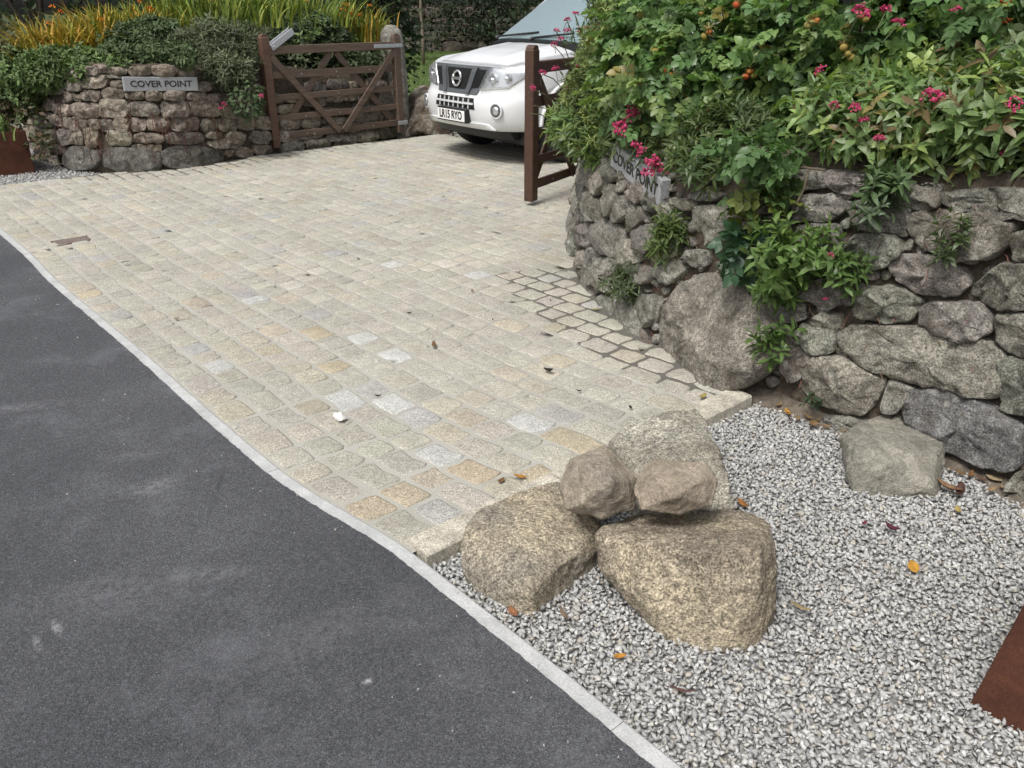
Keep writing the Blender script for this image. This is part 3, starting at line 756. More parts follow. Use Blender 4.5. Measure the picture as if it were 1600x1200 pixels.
bedpts = [lin[np.argmin(abs(sl - S1))] + NV * .05, G(994, 1184)[:2] + NV * .05, G(994, 1184)[:2] + EV * 2.2 + NV * .05, (3.6, .6), (2.4, 2.2), (1.3, 3.25), G(1140, 609)[:2] + kp * .1]
sheet('gravel_bed', [k0 + kp * .11] + bedpts[1:], -.045, M_GBED)
gravel('loose_gravel', in_bed, (-.5, .3), (2.6, 3.5), .0148, .0125, -.038, GCOL, 2)
def grit(g_):
    s, t = ST2(g_); et = np.interp(s, sl, ST2(lin)[1]); r = rng.random(len(g_)); d = et - t
    return ((d > .0) & (d < .9) & (r < .012 * np.exp(-d / .2) + .0006)) | ((d < 0) & (d > -.05) & (s > -1.75) & (r < .012))
gravel('loose_grit', grit, (-3, .4), (1.2, 5), .014, .0045, .0135, GCOL, 1)
lg = [G(-120, 293)[:2], G(0, 289)[:2], XY(S0 - .02, 3.4), XY(S0 - .02, 4.9), (-4.3, 8.6), (-5.2, 9.1), (-6.5, 10.8), (-9, 11)]
sheet('gravel_bed', [XY(S0 - .05, 1.12), XY(S0 - .05, 5.0), (-4.4, 8.8), (-5.2, 9.3), (-6.6, 11.6), XY(-16, 4.5), XY(-16, 1.12)], -.02, M_GBED)
def in_left(g_):
    s, t = ST2(g_); ok = (s < S0 - .02) & (t > 1.15)
    r = np.zeros(len(g_), bool)
    for i in np.where(ok)[0]: r[i] = LW.inside(g_[i])[0] > .02
    return r
gravel('loose_gravel', in_left, (-6.2, 7.2), (-4.0, 9.2), .03, .0165, -.008, [np.array(c) * .92 for c in GCOL], 1)
# yard beyond the gate
yard = [XY(-8.6, T1), XY(-3.0, T1), XY(-3.0, 16), XY(-8.6, 16)]
sheet('yard', yard, -.012, M_GBED)
def in_yard(g_):
    s, t = ST2(g_); return (t > T1 + .03) & (t < 9.0) & (s < -6) & (s > -9.7)
gravel('loose_gravel', in_yard, (-3, 10.2), (2.2, 14), .034, .018, -.006, [(.33, .31, .28), (.4, .38, .35), (.25, .23, .21), (.3, .27, .23)], 1)

V = []; F = []; ls = np.arange(.2, RW.inv(1120, 600)[0], .05); m_ = 10
for l in ls:
    for j in range(m_):
        f = j / (m_ - 1); w = RW.at(l, 0, .13 - .27 * f + .05 * mnoise.noise(Vector((l * 3, 2, 2)))); w[:2] += .02 * np.array(mnoise.noise_vector(Vector(w * 6)))[:2]; w[2] = -.052 + .12 * f ** 1.3 + .018 * mnoise.noise(Vector((w[0] * 9, w[1] * 9, 0))); V.append(w)
for i in range(len(ls) - 1):
    for j in range(m_ - 1): F.append((i * m_ + j, i * m_ + j + 1, (i + 1) * m_ + j + 1, (i + 1) * m_ + j))
struct('soil', V, F, mat_plain('foot soil', (.135, .115, .092), .95, 0, 30, .4, .9, .1), smooth=True)
# ------------------------------------------------------------------ rocks
def rock(name, pts, label, mat, col, vox=.0085, amp=.009, chip=.024, col2=None, cat='rock', parent_group=None, cuts=0, fsc=1.0, fk=1.5):
    pts = np.array(pts); base = np.array([pts[:, 0].mean(), pts[:, 1].mean(), max(pts[:, 2].min(), -.04)])
    bm = bmesh.new()
    for p in pts - base: bm.verts.new(tuple(p))
    r = bmesh.ops.convex_hull(bm, input=bm.verts)
    bmesh.ops.delete(bm, geom=list({g for g in list(r['geom_interior']) + list(r['geom_unused']) if isinstance(g, bmesh.types.BMVert)}), context='VERTS')
    for k in range(cuts):
        d = rng.normal(0, 1, 3); d[2] = abs(d[2]); d[1] -= .6; d /= np.linalg.norm(d); q = np.array([v.co for v in bm.verts]) @ d
        h = q.max() - (q.max() - q.min()) * random.uniform(.03, .08)
        bmesh.ops.bisect_plane(bm, geom=list(bm.verts) + list(bm.edges) + list(bm.faces), plane_co=tuple(d * h), plane_no=tuple(d), clear_outer=True)
        vs = [tuple(v.co) for v in bm.verts]; bm.free(); bm = bmesh.new()
        for v in vs: bm.verts.new(v)
        r = bmesh.ops.convex_hull(bm, input=bm.verts)
        bmesh.ops.delete(bm, geom=list({g for g in list(r['geom_interior']) + list(r['geom_unused']) if isinstance(g, bmesh.types.BMVert)}), context='VERTS')
    for v in bm.verts: v.co *= 1.0 + .012 * (cuts > 0)
    me = bpy.data.meshes.new(name); bm.to_mesh(me); bm.free()
    tmp = bpy.data.objects.new('tmp', me); C.objects.link(tmp)
    md = tmp.modifiers.new('r', 'REMESH'); md.mode = 'VOXEL'; md.voxel_size = vox; md.adaptivity = 0
    ms = tmp.modifiers.new('s', 'SMOOTH'); ms.iterations = 1; ms.factor = .5
    dg = bpy.context.evaluated_depsgraph_get(); ev = tmp.evaluated_get(dg); m2 = bpy.data.meshes.new_from_object(ev)
    bpy.data.objects.remove(tmp); bpy.data.meshes.remove(me)
    seed = random.uniform(0, 99); n = len(m2.vertices)
    co = np.empty(n * 3, np.float32); m2.vertices.foreach_get('co', co); co = co.reshape(-1, 3)
    no = np.empty(n * 3, np.float32); m2.vertex_normals.foreach_get('vector', no); no = no.reshape(-1, 3)
    cc = np.empty((n, 3), np.float32); c1 = np.array(col); c2 = np.array(col2 if col2 is not None else np.array(col) * .8)
    for i in range(n):
        p = Vector(co[i]) + Vector((seed, 0, 0))
        a = mnoise.fractal(p * 9, 1, 2, 4) * chip * .30 + mnoise.fractal(p * 38, .9, 2, 3) * amp * .6
        a -= max(0, mnoise.noise(p * 6 + Vector((9, 0, 0))) - .2) * chip * .7
        # broken ridges
        a += (.25 - abs(mnoise.noise(p * 12 + Vector((3, 0, 7))))) * chip * .25 + (.25 - abs(mnoise.noise(p * 27))) * chip * .2
        co[i] += no[i] * a
        a += facet(co[i], 7.5 / fsc, seed) * fk + facet(co[i], 17 / fsc, seed + 5) * fk * .55
        w = min(1, max(0, .5 + 1.4 * mnoise.noise(p * 5.5 + Vector((0, 4, 0)))))
        cc[i] = c1 * (1 - w) + c2 * w
    m2.vertices.foreach_set('co', co.ravel())
    a = m2.color_attributes.new('Col', 'FLOAT_COLOR', 'POINT'); a.data.foreach_set('color', np.c_[cc, np.ones(n)].astype(np.float32).ravel())
    m2.materials.clear(); m2.materials.append(mat); m2.polygons.foreach_set('use_smooth', np.ones(len(m2.polygons), bool)); m2.update(); m2.name = name
    return obj(name, m2, None, base, label=label, cat=cat, group=parent_group)
def gz(u, v, dz=-.05): q = G(u, v, -.03); return (q[0], q[1], -.03 + dz)
def back(pts, dy, dz=0, sx=.85):
    pts = np.array(pts); c = pts.mean(0); q = c + (pts - c) * sx; q[:, 1] += dy; q[:, 2] += dz; return [tuple(p) for p in q]
GR = 'heap of granite boulders beside the drive'
A = [P(726, 815, 2.13), P(745, 803, 2.2), P(800, 772, 2.3), P(872, 752, 2.36), P(905, 790, 2.25), P(937, 822, 2.14), P(935, 860, 2.06), P(718, 860, 2.06), P(722, 890, 2.0), P(770, 905, 1.93), P(835, 905, 1.85), P(832, 925, 1.82), P(900, 870, 1.98)]
A += [gz(738, 925), gz(800, 955), gz(832, 957), gz(880, 915), gz(932, 884), (.0, 2.4, -.08), (.3, 2.4, -.08), P(800, 790, 2.45)]
rock('boulder', A, 'tan rough boulder at the left of the heap, nearest the road edging', M_ROCK, (.44, .38, .28), col2=(.31, .28, .225), parent_group=GR)
B = [P(932, 835, 1.98), P(932, 890, 1.93), P(945, 818, 2.05), P(988, 806, 2.14), P(1080, 800, 2.16), P(1150, 796, 2.15), P(1196, 812, 2.06), P(1212, 842, 1.95), P(1214, 900, 1.86), P(1208, 955, 1.79), P(1010, 850, 1.86), P(1110, 862, 1.77), P(1190, 850, 1.80), P(1185, 940, 1.72), P(1000, 935, 1.80)]
B += [gz(1060, 1005), gz(1100, 1018), gz(1155, 1014), gz(1185, 1006), gz(1210, 965), (.33, 2.0, -.05), (.75, 2.1, -.08), (.3, 2.2, -.05)]
rock('boulder', B, 'largest tan angular boulder at the right front of the heap, standing in the gravel', M_ROCK, (.43, .37, .27), col2=(.28, .24, .185), parent_group=GR)
Cc_ = [P(958, 692, 2.6), P(970, 672, 2.66), P(988, 655, 2.72), P(1040, 645, 2.75), P(1088, 638, 2.75), P(1102, 652, 2.68), P(1128, 712, 2.45), P(1145, 765, 2.28), P(1150, 795, 2.2), P(1000, 728, 2.42), P(1005, 790, 2.28), P(1110, 705, 2.44), P(980, 725, 2.5)]
Cc_ += [(.35, 2.85, -.08), (.75, 2.85, -.08), (.72, 2.3, -.08), (.4, 2.3, -.08)]
rock('boulder', Cc_, 'pale speckled grey slab leaning at the back of the heap', M_ROCK, (.42, .40, .335), col2=(.31, .29, .235), parent_group=GR)
D_ = [P(872, 762, 2.12), P(890, 714, 2.18), P(945, 692, 2.22), P(1002, 748, 2.12), P(990, 796, 2.04), P(940, 812, 2.02), P(882, 798, 2.06), P(915, 728, 2.06), P(958, 752, 1.99), P(905, 790, 2.0), P(895, 760, 2.32), P(975, 740, 2.33), P(940, 785, 2.25)]
rock('stone', D_, 'rounded grey brown stone perched on the left boulder of the heap', M_ROCKS, (.37, .32, .25), .0075, .005, .018, (.23, .205, .175), cat='rock', parent_group=GR, fsc=.8)
E_ = [P(988, 766, 2.04), P(1006, 730, 2.08), P(1024, 716, 2.11), P(1106, 722, 2.08), P(1124, 750, 2.02), P(1112, 792, 1.97), P(1062, 806, 1.94), P(1000, 797, 1.97), P(1022, 744, 2.0), P(1098, 748, 1.98), P(1055, 778, 1.91), P(1010, 770, 2.2), P(1100, 765, 2.2), P(1040, 740, 2.22)]
rock('stone', E_, 'smaller light brown stone lying on top of the largest boulder', M_ROCKS, (.40, .34, .265), .0075, .005, .018, (.31, .26, .20), cat='rock', parent_group=GR, fsc=.8)
F_ = [P(1320, 692, 2.62), P(1345, 657, 2.85), P(1383, 648, 2.92), P(1450, 666, 2.82), P(1474, 690, 2.68), P(1474, 745, 2.55), P(1322, 740, 2.54), P(1400, 703, 2.56), P(1465, 705, 2.58), P(1335, 700, 2.56), P(1460, 760, 2.45)]
F_ += [gz(1330, 768, .0), gz(1345, 772, -.04), gz(1462, 772, -.04), (1.35, 2.95, -.06), (1.6, 2.85, -.06)]
rock('boulder', F_, 'squared grey granite block alone on the gravel below the right wall', M_ROCKS, (.33, .315, .265), col2=(.26, .25, .21))
# mossy earth-stained boulder by the far gate post
H_ = [P(632, 190, 11.6), P(640, 146, 11.9), P(655, 133, 12.2), P(690, 135, 12.2), P(705, 152, 11.9), P(700, 200, 11.4), P(650, 205, 11.2), P(665, 160, 11.4), P(690, 165, 11.4)]
H_ += back(H_[:6], .6, -.05, .8) + [(-1.5, 11.4, -.1), (-.8, 11.3, -.1)]
rock('boulder', H_, 'brown weathered boulder between the stone gate post and the car', M_FARWALL, (.30, .27, .22), .03, .02, .06, (.07, .05, .035))

# ------------------------------------------------------------------ text
def text_mesh(body, size, mat, weight=0.0, sx=1.0, thick=.0015, spacing=1.0):
    cu = bpy.data.curves.new('t', 'FONT'); cu.body = body; cu.size = size; cu.align_x = 'CENTER'; cu.align_y = 'CENTER'; cu.offset = weight; cu.extrude = thick; cu.space_character = spacing; cu.resolution_u = 4
    o = bpy.data.objects.new('t', cu); C.objects.link(o); bpy.context.view_layer.update()
    dg = bpy.context.evaluated_depsgraph_get(); me = bpy.data.meshes.new_from_object(o.evaluated_get(dg))
    bpy.data.objects.remove(o)
    for v in me.vertices: v.co.x *= sx
    me.materials.clear(); me.materials.append(mat); return me
def plaque(W, pL, pR, hgt, label, tsize):
    l0, z0 = W.inv(*pL); l1, z1 = W.inv(*pR)
    dq = .085 if W is LW else .05
    a = W.at(l0, z0, dq); b = W.at(l1, z1, dq)
    x = b - a; Lg = np.linalg.norm(x); x /= Lg
    n = np.cross(x, (0, 0, 1)); n /= np.linalg.norm(n)
    if n @ (np.array([0, 0, 1.5]) - a) < 0: n = -n
    z = np.cross(n, x); z = z if z[2] > 0 else -z
    c = (a + b) / 2
    r = empty('house_sign', c, label=label, cat='sign')
    M4 = Matrix(((x[0], -n[0], z[0], c[0]), (x[1], -n[1], z[1], c[1]), (x[2], -n[2], z[2], c[2]), (0, 0, 0, 1)))
    r.matrix_world = M4
    mb = MB(); mb.box((-Lg / 2, 0, -hgt / 2), (Lg / 2, .05, hgt / 2)); mb.build('plaque', M_SLATE, r, bev=.004)
    t = obj('lettering', text_mesh('COVER POINT', tsize, M_TEXT, .0012, 1.12), r, (0, -.0012, 0), (math.pi / 2, 0, 0))
    return r
plaque(LW, (196, 130), (302, 131), .135, 'grey COVER POINT house name plaque on the left wall, fully readable', .083)
plaque(RW, (968, 241), (1046, 302), .13, 'grey COVER POINT house name plaque on the right wall, half hidden by pink flowers', .085)

# ------------------------------------------------------------------ gates
def gate(free, hinge, label, wood_st, wood, hz=.04, hw=True):
    fx = np.array(free[:2]); hx = np.array(hinge[:2]); d = fx - hx; Lg = np.linalg.norm(d); ang = math.atan2(d[1], d[0])
    r = empty('field_gate', (hx[0], hx[1], 0), ang, label=label, cat='gate')
    def stile(x0, x1, z0, z1, mat):
        mb = MB(); mb.box((x0, -.042, z0), (x1, .042, z1 - .03))
        o = mb.build('stile', mat, r, bev=.006)
        mb2 = MB(); n = 8      # rounded head
        V = []
        for k in range(n + 1):
            a_ = math.pi * k / n; x = (x0 + x1) / 2 - math.cos(a_) * (x1 - x0 - .012) / 2; z = z1 - .03 + math.sin(a_) * .035
            V += [(x, -.036, z), (x, .036, z)]
        F = [(2 * k, 2 * k + 2, 2 * k + 3, 2 * k + 1) for k in range(n)] + [tuple(2 * k for k in range(n + 1)), tuple(2 * k + 1 for k in range(n, -1, -1)), (0, 1, 2 * n + 1, 2 * n)]
        mb2.add(V, F); mb2.build('stile_head', mat, o)
    stile(0, .1, hz, 1.24, wood); stile(Lg - .1, Lg, hz, 1.27, wood_st)
    zs = [(1.06, 1.15), (.80, .88), (.56, .63), (.335, .405), (.13, .205)]
    for k, (z0, z1) in enumerate(zs):
        mb = MB(); t_ = .032 if k == 0 else .014
        mb.box((.1, -t_, z0), (Lg - .1, t_, z1)); mb.build('rail', wood, r, bev=.004)
    m_ = Lg * .5
    for a, b, y in (((.1, 1.04), (m_ - .03, .15), .026), ((Lg - .1, 1.04), (m_ + .03, .15), .026), ((m_ - .04, 1.05), (.13, .17), -.026), ((m_ + .04, 1.05), (Lg - .13, .17), -.026)):
        mb = MB(); mb.bar((a[0], y, a[1]), (b[0], y, b[1]), .075, .022); mb.build('brace', wood, r, bev=.003)
    mb = MB()
    for x in (Lg * .25, Lg * .5, Lg * .75):
        for z0, z1 in zs[1:]:
            for sgn in (-1, 1):
                mb.tube([(x, sgn * .012, (z0 + z1) / 2), (x, sgn * .018, (z0 + z1) / 2)], .007, 8)
    mb.build('bolts', M_GALV, r)
    return r, Lg
lf, lh = G(424, 221, .12), G(630, 205, .05)
gl, LgL = gate(lf, lh, 'brown five bar field gate standing open against the left wall', M_WOODR, M_WOOD)
for z in (1.105,):
    mb = MB(); sgn = 1
    for y in (-.048, .048): mb.box((-.02, y - .004, z - .022), (.42, y + .004, z + .022))
    for x in (.06, .2, .36):
        mb.tube([(x, -.06, z), (x, .06, z)], .009, 8)
    mb.build('hinge_strap', M_GALV, gl, bev=.002)
mb = MB(); mb.box((-.05, -.05, .14), (.10, .05, .19)); mb.build('lower_hinge', M_GALV, gl, bev=.004)
mb = MB()
for y in (-.04, .04): mb.bar((LgL - .12, y, 1.13), (LgL - .42, y, 1.30), .07, .012)
mb.bar((LgL - .13, 0, 1.115), (LgL - .40, 0, 1.275), .012, .08, col=(.6, .6, .6))
mb.tube([(LgL - .15, -.055, 1.145), (LgL - .15, .055, 1.145)], .012, 8)
mb.build('throw_over_latch', M_GALV, gl, bev=.002)
rf, rh = G(825, 306, .09), np.array([1.0, 8.42, 0])
gr, LgR = gate(rf, rh, 'dark brown five bar field gate seen nearly end on beside the right wall', M_WOODD, M_WOODD)
# gate posts
def post(name, c, w, h, label):
    pts = []
    for z, s in ((-.1, 1.05), (.3, 1), (.8, .97), (h - .25, .92), (h - .1, .78), (h - .02, .5), (h, .25)):
        for k in range(10):
            a_ = k * math.pi / 5 + .2; pts.append((c[0] + math.cos(a_) * w * s * random.uniform(.93, 1.05), c[1] + math.sin(a_) * w * s * .8 * random.uniform(.93, 1.05), z))
    return rock(name, pts, label, M_FARWALL, (.34, .32, .28), .025, .006, .012, (.25, .24, .21), cat='gate post', fk=.6)
post('stone_post', (lh[0] - .13, lh[1] + .32), .18, 1.34, 'round topped granite post behind the hinge of the left gate')
post('stone_post', (1.12, 8.72), .18, 1.3, 'granite post at the hinge of the right gate, hidden behind flowers')

# ------------------------------------------------------------------ steel planters
def planter(c, s_len, t_wid, h, label, tilt=0.0, soil=True):
    o = np.array([c[0], c[1]])
    r = empty('steel_planter', (o[0], o[1], -.03), math.atan2(EV[1], EV[0]), label=label, cat='planter')
    th = .006; mb = MB(); ins = tilt
    def ring(z, i):
        k = ins * z / h
        return [(k + i, k + i, z), (s_len - k - i, k + i, z), (s_len - k - i, t_wid - k - i, z), (k + i, t_wid - k - i, z)]
    V = ring(-.05, 0) + ring(h, 0) + ring(h, th * 3) + ring(h - .12, th * 3)
    F = []
    for a, b in ((0, 4), (4, 8), (8, 12)):
        for i in range(4): F.append((a + i, a + (i + 1) % 4, b + (i + 1) % 4, b + i))
    mb.add(V, F); mb.build('steel_shell', M_RUST, r, bev=.002)
    mb = MB(); k = ins; V, F = grid_mesh(lambda u, v: (k + .02 + u * (s_len - 2 * k - .04), k + .02 + v * (t_wid - 2 * k - .04), h - .06 + .015 * mnoise.noise(Vector((u * 9, v * 9, 1)))), 12, 8)
    mb.add(V, F); mb.build('soil', M_SOIL, r, smooth=True)
    return r
pr = planter(G(1516, 1098, -.03), 1.0, .5, .45, 'rust brown steel planter cut by the right edge of the picture', .05)
pc = G(55, 268)[:2]
pl = planter(pc - EV * 1.0 - NV * .55, 1.0, .55, .44, 'rust brown steel planter with grass at the far left below the wall', .0)

# ------------------------------------------------------------------ white car
CAR_A = math.radians(52.4)
car = empty('parked_car', (-.655, 9.25, 0), math.pi / 2 - CAR_A, label='white four wheel drive car parked behind the gates facing out', cat='car')
M_WHITE, n_, b_ = newmat('white car paint'); b_.inputs['Base Color'].default_value = (.78, .79, .80, 1); b_.inputs['Roughness'].default_value = .28; b_.inputs['Coat Weight'].default_value = .6; b_.inputs['Coat Roughness'].default_value = .06
n_.links.new(mix(n_, (.70, .715, .725), ramp(n_, tex(n_, 'Noise', 2.5, 4).outputs['Fac'], [(.3, .93), (.7, 1.02)]), 1.0, 'MULTIPLY'), b_.inputs['Base Color'])
M_BLACK = mat_plain('black plastic', (.008, .008, .009), .55, 0, 30, .2)
M_GREYP = mat_plain('dark grey plastic', (.085, .092, .10), .4, 0, 30, .15)
M_CHROME = mat_plain('chrome', (.8, .81, .83), .28, .85)
M_TYRE = mat_plain('tyre rubber', (.02, .02, .021), .85, 0, 40, .2, .2)
M_RIM = mat_plain('alloy rim', (.45, .46, .47), .35, .8)
M_PLATE = mat_plain('number plate white', (.8, .8, .78), .35)
M_GLASS, n_, b_ = newmat('windscreen glass'); b_.inputs['Base Color'].default_value = (.20, .27, .29, 1); b_.inputs['Roughness'].default_value = .04; b_.inputs['IOR'].default_value = 1.75; b_.inputs['Coat Weight'].default_value = .5; b_.inputs['Coat Roughness'].default_value = .02  # opaque blue-grey base colour stands in for reflected sky and the pale interior
M_LAMP, n_, b_ = newmat('headlamp lens'); b_.inputs['Base Color'].default_value = (.9, .93, .95, 1); b_.inputs['Roughness'].default_value = .05; b_.inputs['Transmission Weight'].default_value = .92; b_.inputs['IOR'].default_value = 1.3
n_.nodes['Principled BSDF'].inputs['Alpha'].default_value = .45
def xf(y, z):
    yy = min(abs(y) / .92, 1)
    base = np.interp(z, [.30, .38, .46, .60, .68, .72, .78, .95, 1.02, 1.07, 1.2], [.16, .09, .045, .03, .045, .075, .10, .13, .17, .22, .34])
    return float(base + .085 * yy ** 2 + .30 * max(0, (yy - .55) / .45) ** 2.4)
def ys(z): return float(np.interp(z, [.30, .42, .6, .85, 1.0, 1.12], [.87, .905, .925, .925, .905, .875]))
def zr(x): return float(np.interp(x, [.2, .45, 1.3, 4.7], [.975, 1.02, 1.115, 1.16]))
YF = [k / 16 for k in range(17)]
XS = [.75, .95, 1.15, 1.35, 1.8, 2.4, 3.0, 3.6, 4.2, 4.68]
def half(tau):                       # right half outline, nose centre -> rear
    o = []
    for q in YF:
        z = .36 + (zr(.3) - .36) * tau; y = q * ys(z)
        x = xf(q * .92, z); z = .36 + (zr(x) - .36) * tau
        o.append((x, y, z))
    for x in XS:
        z = .36 + (zr(x) - .36) * tau; o.append((x, ys(z), z))
    return o
TA = [0, .06, .14, .25, .36, .46, .52, .58, .7, .82, .92, 1.0]
rowsL = [half(t) for t in TA]; nh = len(rowsL[0]); V = []; F = []
for r_ in rowsL: V += [(x, -y, z) for x, y, z in r_[::-1]] + [(x, y, z) for x, y, z in r_[1:]]
w_ = 2 * nh - 1
for j in range(len(TA) - 1):
    for i in range(w_ - 1): F.append((j * w_ + i, j * w_ + i + 1, (j + 1) * w_ + i + 1, (j + 1) * w_ + i))
    F.append((j * w_ + w_ - 1, j * w_, (j + 1) * w_, (j + 1) * w_ + w_ - 1))
F.append(tuple(range(w_))[::-1])
# top deck (under the bonnet and cabin)
top = (len(TA) - 1) * w_
F.append(tuple(top + i for i in range(w_)))
mb = MB(); mb.add(V, F); body = mb.build('body', M_WHITE, car, smooth=False)
bm = bmesh.new(); bm.from_mesh(body.data); bmesh.ops.recalc_face_normals(bm, faces=bm.faces); bm.to_mesh(body.data); bm.free()
cut = MB()
for sx_ in (.95, 3.8):
    for sy in (-1, 1): cut.tube([(sx_, sy * .55, .40), (sx_, sy * 1.2, .40)], .435, 32)
co_ = cut.build('cutter', M_BLACK, None)
co_.matrix_world = car.matrix_basis.copy(); body.modifiers.new('b', 'BOOLEAN').object = co_
body.modifiers['b'].solver = 'EXACT'
bpy.context.view_layer.update()
dg = bpy.context.evaluated_depsgraph_get(); m2 = bpy.data.meshes.new_from_object(body.evaluated_get(dg)); body.modifiers.clear(); body.data = m2; m2.name = 'body'
bpy.data.objects.remove(co_)
if not m2.materials: m2.materials.append(M_WHITE)
for p in m2.polygons: p.use_smooth = len(p.vertices) < 20
# bonnet: crowned panel proud of the wings, with its shut line
def bonnet(u, v):
    q = -1 + 2 * u; xx = .235 + (1.14 - .235) * v
    hw_ = float(np.interp(xx, [.2, .45, .8, 1.35], [.60, .70, .735, .755])); y = q * hw_
    x = xx + (xf(y, 1.02) - xf(0, 1.02)) * (1 - v) ** 1.5
    z = zr(x) + float(np.interp(x, [.2, .3, .45, .7, 1.4], [.004, .035, .062, .085, .10])) * (1 - (abs(q) ** 2.6) * .88) + (.012 * math.exp(-((abs(q) - .55) / .1) ** 2) * min(1, v * 3))
    return (x, y, z)
V, F = grid_mesh(bonnet, 28, 20)
n0 = len(V)
V2 = list(V); rim = [i for i in range(29)] + [29 * j + 28 for j in range(1, 21)] + [29 * 20 + i for i in range(27, -1, -1)] + [29 * j for j in range(19, 0, -1)]
for i in rim: V2.append((V[i][0], V[i][1], V[i][2] - .05))
for k in range(len(rim)): F.append((rim[k], rim[(k + 1) % len(rim)], n0 + (k + 1) % len(rim), n0 + k))
mb = MB(); mb.add(V2, F); mb.build('bonnet', M_WHITE, car, smooth=True)
# front patches following the curved face
def patch(c, off, nu=10, nv=6, thick=.02, front=xf):
    """c: corners (y,z) bottom-left, bottom-right, top-right, top-left"""
    c = np.array(c, float)
    def f(u, v, o):
        y, z = (1 - u) * (1 - v) * c[0] + u * (1 - v) * c[1] + u * v * c[2] + (1 - u) * v * c[3]
        return (front(y, z) - o, y, z)
    V, F = grid_mesh(lambda u, v: f(u, v, off), nu, nv); n0 = len(V)
    V3, F3 = grid_mesh(lambda u, v: f(u, v, off - thick), nu, nv)
    rim = [i for i in range(nu + 1)] + [(nu + 1) * j + nu for j in range(1, nv + 1)] + [(nu + 1) * nv + i for i in range(nu - 1, -1, -1)] + [(nu + 1) * j for j in range(nv - 1, 0, -1)]
    F = [f_[::-1] for f_ in F] + [tuple(i + n0 for i in f_) for f_ in F3]
    for k in range(len(rim)): a, b = rim[k], rim[(k + 1) % len(rim)]; F.append((a, b, b + n0, a + n0))
    return V + V3, F
def addpatch(name, cs, mat, off, parent=car, thick=.02, smooth=False, nu=10, nv=6, **k):
    mb = MB()
    for c in cs:
        V, F = patch(c, off, nu, nv, thick); mb.add(V, F)
    return mb.build(name, mat, parent, smooth, **k)
# (y negative = image right, the car's left)
grille = addpatch('grille', [((-.36, .715), (.36, .715), (.52, .985), (-.52, .985))], M_GREYP, .012, thick=.05)
addpatch('grille_opening', [((-.155, .755), (.155, .755), (.235, .96), (-.235, .96)), ((.27, .77), (.37, .78), (.46, .955), (.335, .96)), ((-.37, .78), (-.27, .77), (-.335, .96), (-.46, .955))], M_BLACK, .016, grille, .01)
mb = MB()
for c in [((-.155, .755), (.155, .755), (.235, .96), (-.235, .96)), ((.27, .77), (.37, .78), (.46, .955), (.335, .96)), ((-.37, .78), (-.27, .77), (-.335, .96), (-.46, .955))]:
    c = np.array(c)
    N = 9 if c[1][0] - c[0][0] > .2 else 4
    for k in range(-6, N + 7):
        for sg in (1, -1):
            pts = []
            for j in range(7):
                v = j / 6; u = (k + sg * v * 6) / N
                if 0 <= u <= 1:
                    y, z = (1 - u) * (1 - v) * c[0] + u * (1 - v) * c[1] + u * v * c[2] + (1 - u) * v * c[3]
                    pts.append((xf(y, z) - .019, y, z))
            if len(pts) > 1: mb.tube(pts, .0022, 4)
mb.build('grille_mesh', M_TYRE, grille)
for sg in (-1, 1):
    c = [(sg * .175, .72), (sg * .245, .72), (sg * .335, .975), (sg * .255, .975)]
    addpatch('grille_strut', [c], M_GREYP, .035, grille, .03, nu=3)
# badge: bright ring with a bar
mb = MB(); zc = .855; R_ = .073
ringp = [(xf(0, zc + R_ * math.sin(a_)) - .035, R_ * math.cos(a_), zc + R_ * math.sin(a_)) for a_ in [k * math.pi / 16 for k in range(33)]]
mb.tube(ringp, .0125, 8)
mb.bar((xf(0, zc) - .04, -.085, zc), (xf(0, zc) - .04, .085, zc), .026, .014, up=(1, 0, 0))
mb.build('badge', M_CHROME, car, smooth=False)
# headlamps
for sg in (-1, 1):
    c = [(sg * .40, .755), (sg * .735, .79), (sg * .905, .955), (sg * .535, .99)]
    if sg < 0: pass
    hl = addpatch('headlight', [c], M_CHROME, .006, thick=.03, nu=14, nv=8, smooth=True)
    mb = MB()
    for (y, z, r_) in ((sg * .565, .865, .072), (sg * .71, .885, .06)):
        x = xf(y, z) - .012
        mb.tube([(x + .02, y, z), (x - .004, y, z)], [r_, r_ * .9], 20)
    mb.build('reflector', M_CHROME, hl)
    mb = MB()
    for (y, z, r_) in ((sg * .565, .865, .024), (sg * .71, .885, .02)):
        x = xf(y, z) - .02
        mb.tube([(x + .01, y, z), (x - .006, y, z), (x - .014, y, z)], [r_, r_, r_ * .5], 16)
    mb.build('lamp', M_CHROME, hl, smooth=True)
    addpatch('lens', [c], M_LAMP, .034, hl, .006, True, 14, 8)
# lower intake, bars, plate
intake = addpatch('intake', [((-.37, .565), (.37, .565), (.335, .675), (-.335, .675))], M_BLACK, .006)
mb = MB()
for z in (.622,):
    for k in range(10): y0, y1 = -.35 + .07 * k, -.35 + .07 * (k + 1); mb.bar((xf(y0, z) - .014, y0, z), (xf(y1, z) - .014, y1, z), .02, .014, up=(1, 0, 0))
for k in range(-3, 4): mb.bar((xf(.09 * k, .57) - .012, .09 * k, .57), (xf(.09 * k, .67) - .012, .09 * k, .67), .012, .01, up=(1, 0, 0))
mb.build('intake_bars', M_WHITE, intake)
zp = .487
pb = MB(); pb.box((-.01, -.275, zp - .07), (.075, .275, zp + .07)); plate_b = pb.build('plate_holder', M_BLACK, car, bev=.008)
pb = MB(); pb.box((-.016, -.26, zp - .056), (-.011, .26, zp + .056)); plate = pb.build('number_plate', M_PLATE, car, bev=.002)
obj('plate_lettering', text_mesh('LR15 RYO', .117, M_TEXT, .0035, .86, .0008, .98), plate, (-.0175, 0, zp), (math.pi / 2, 0, -math.pi / 2))
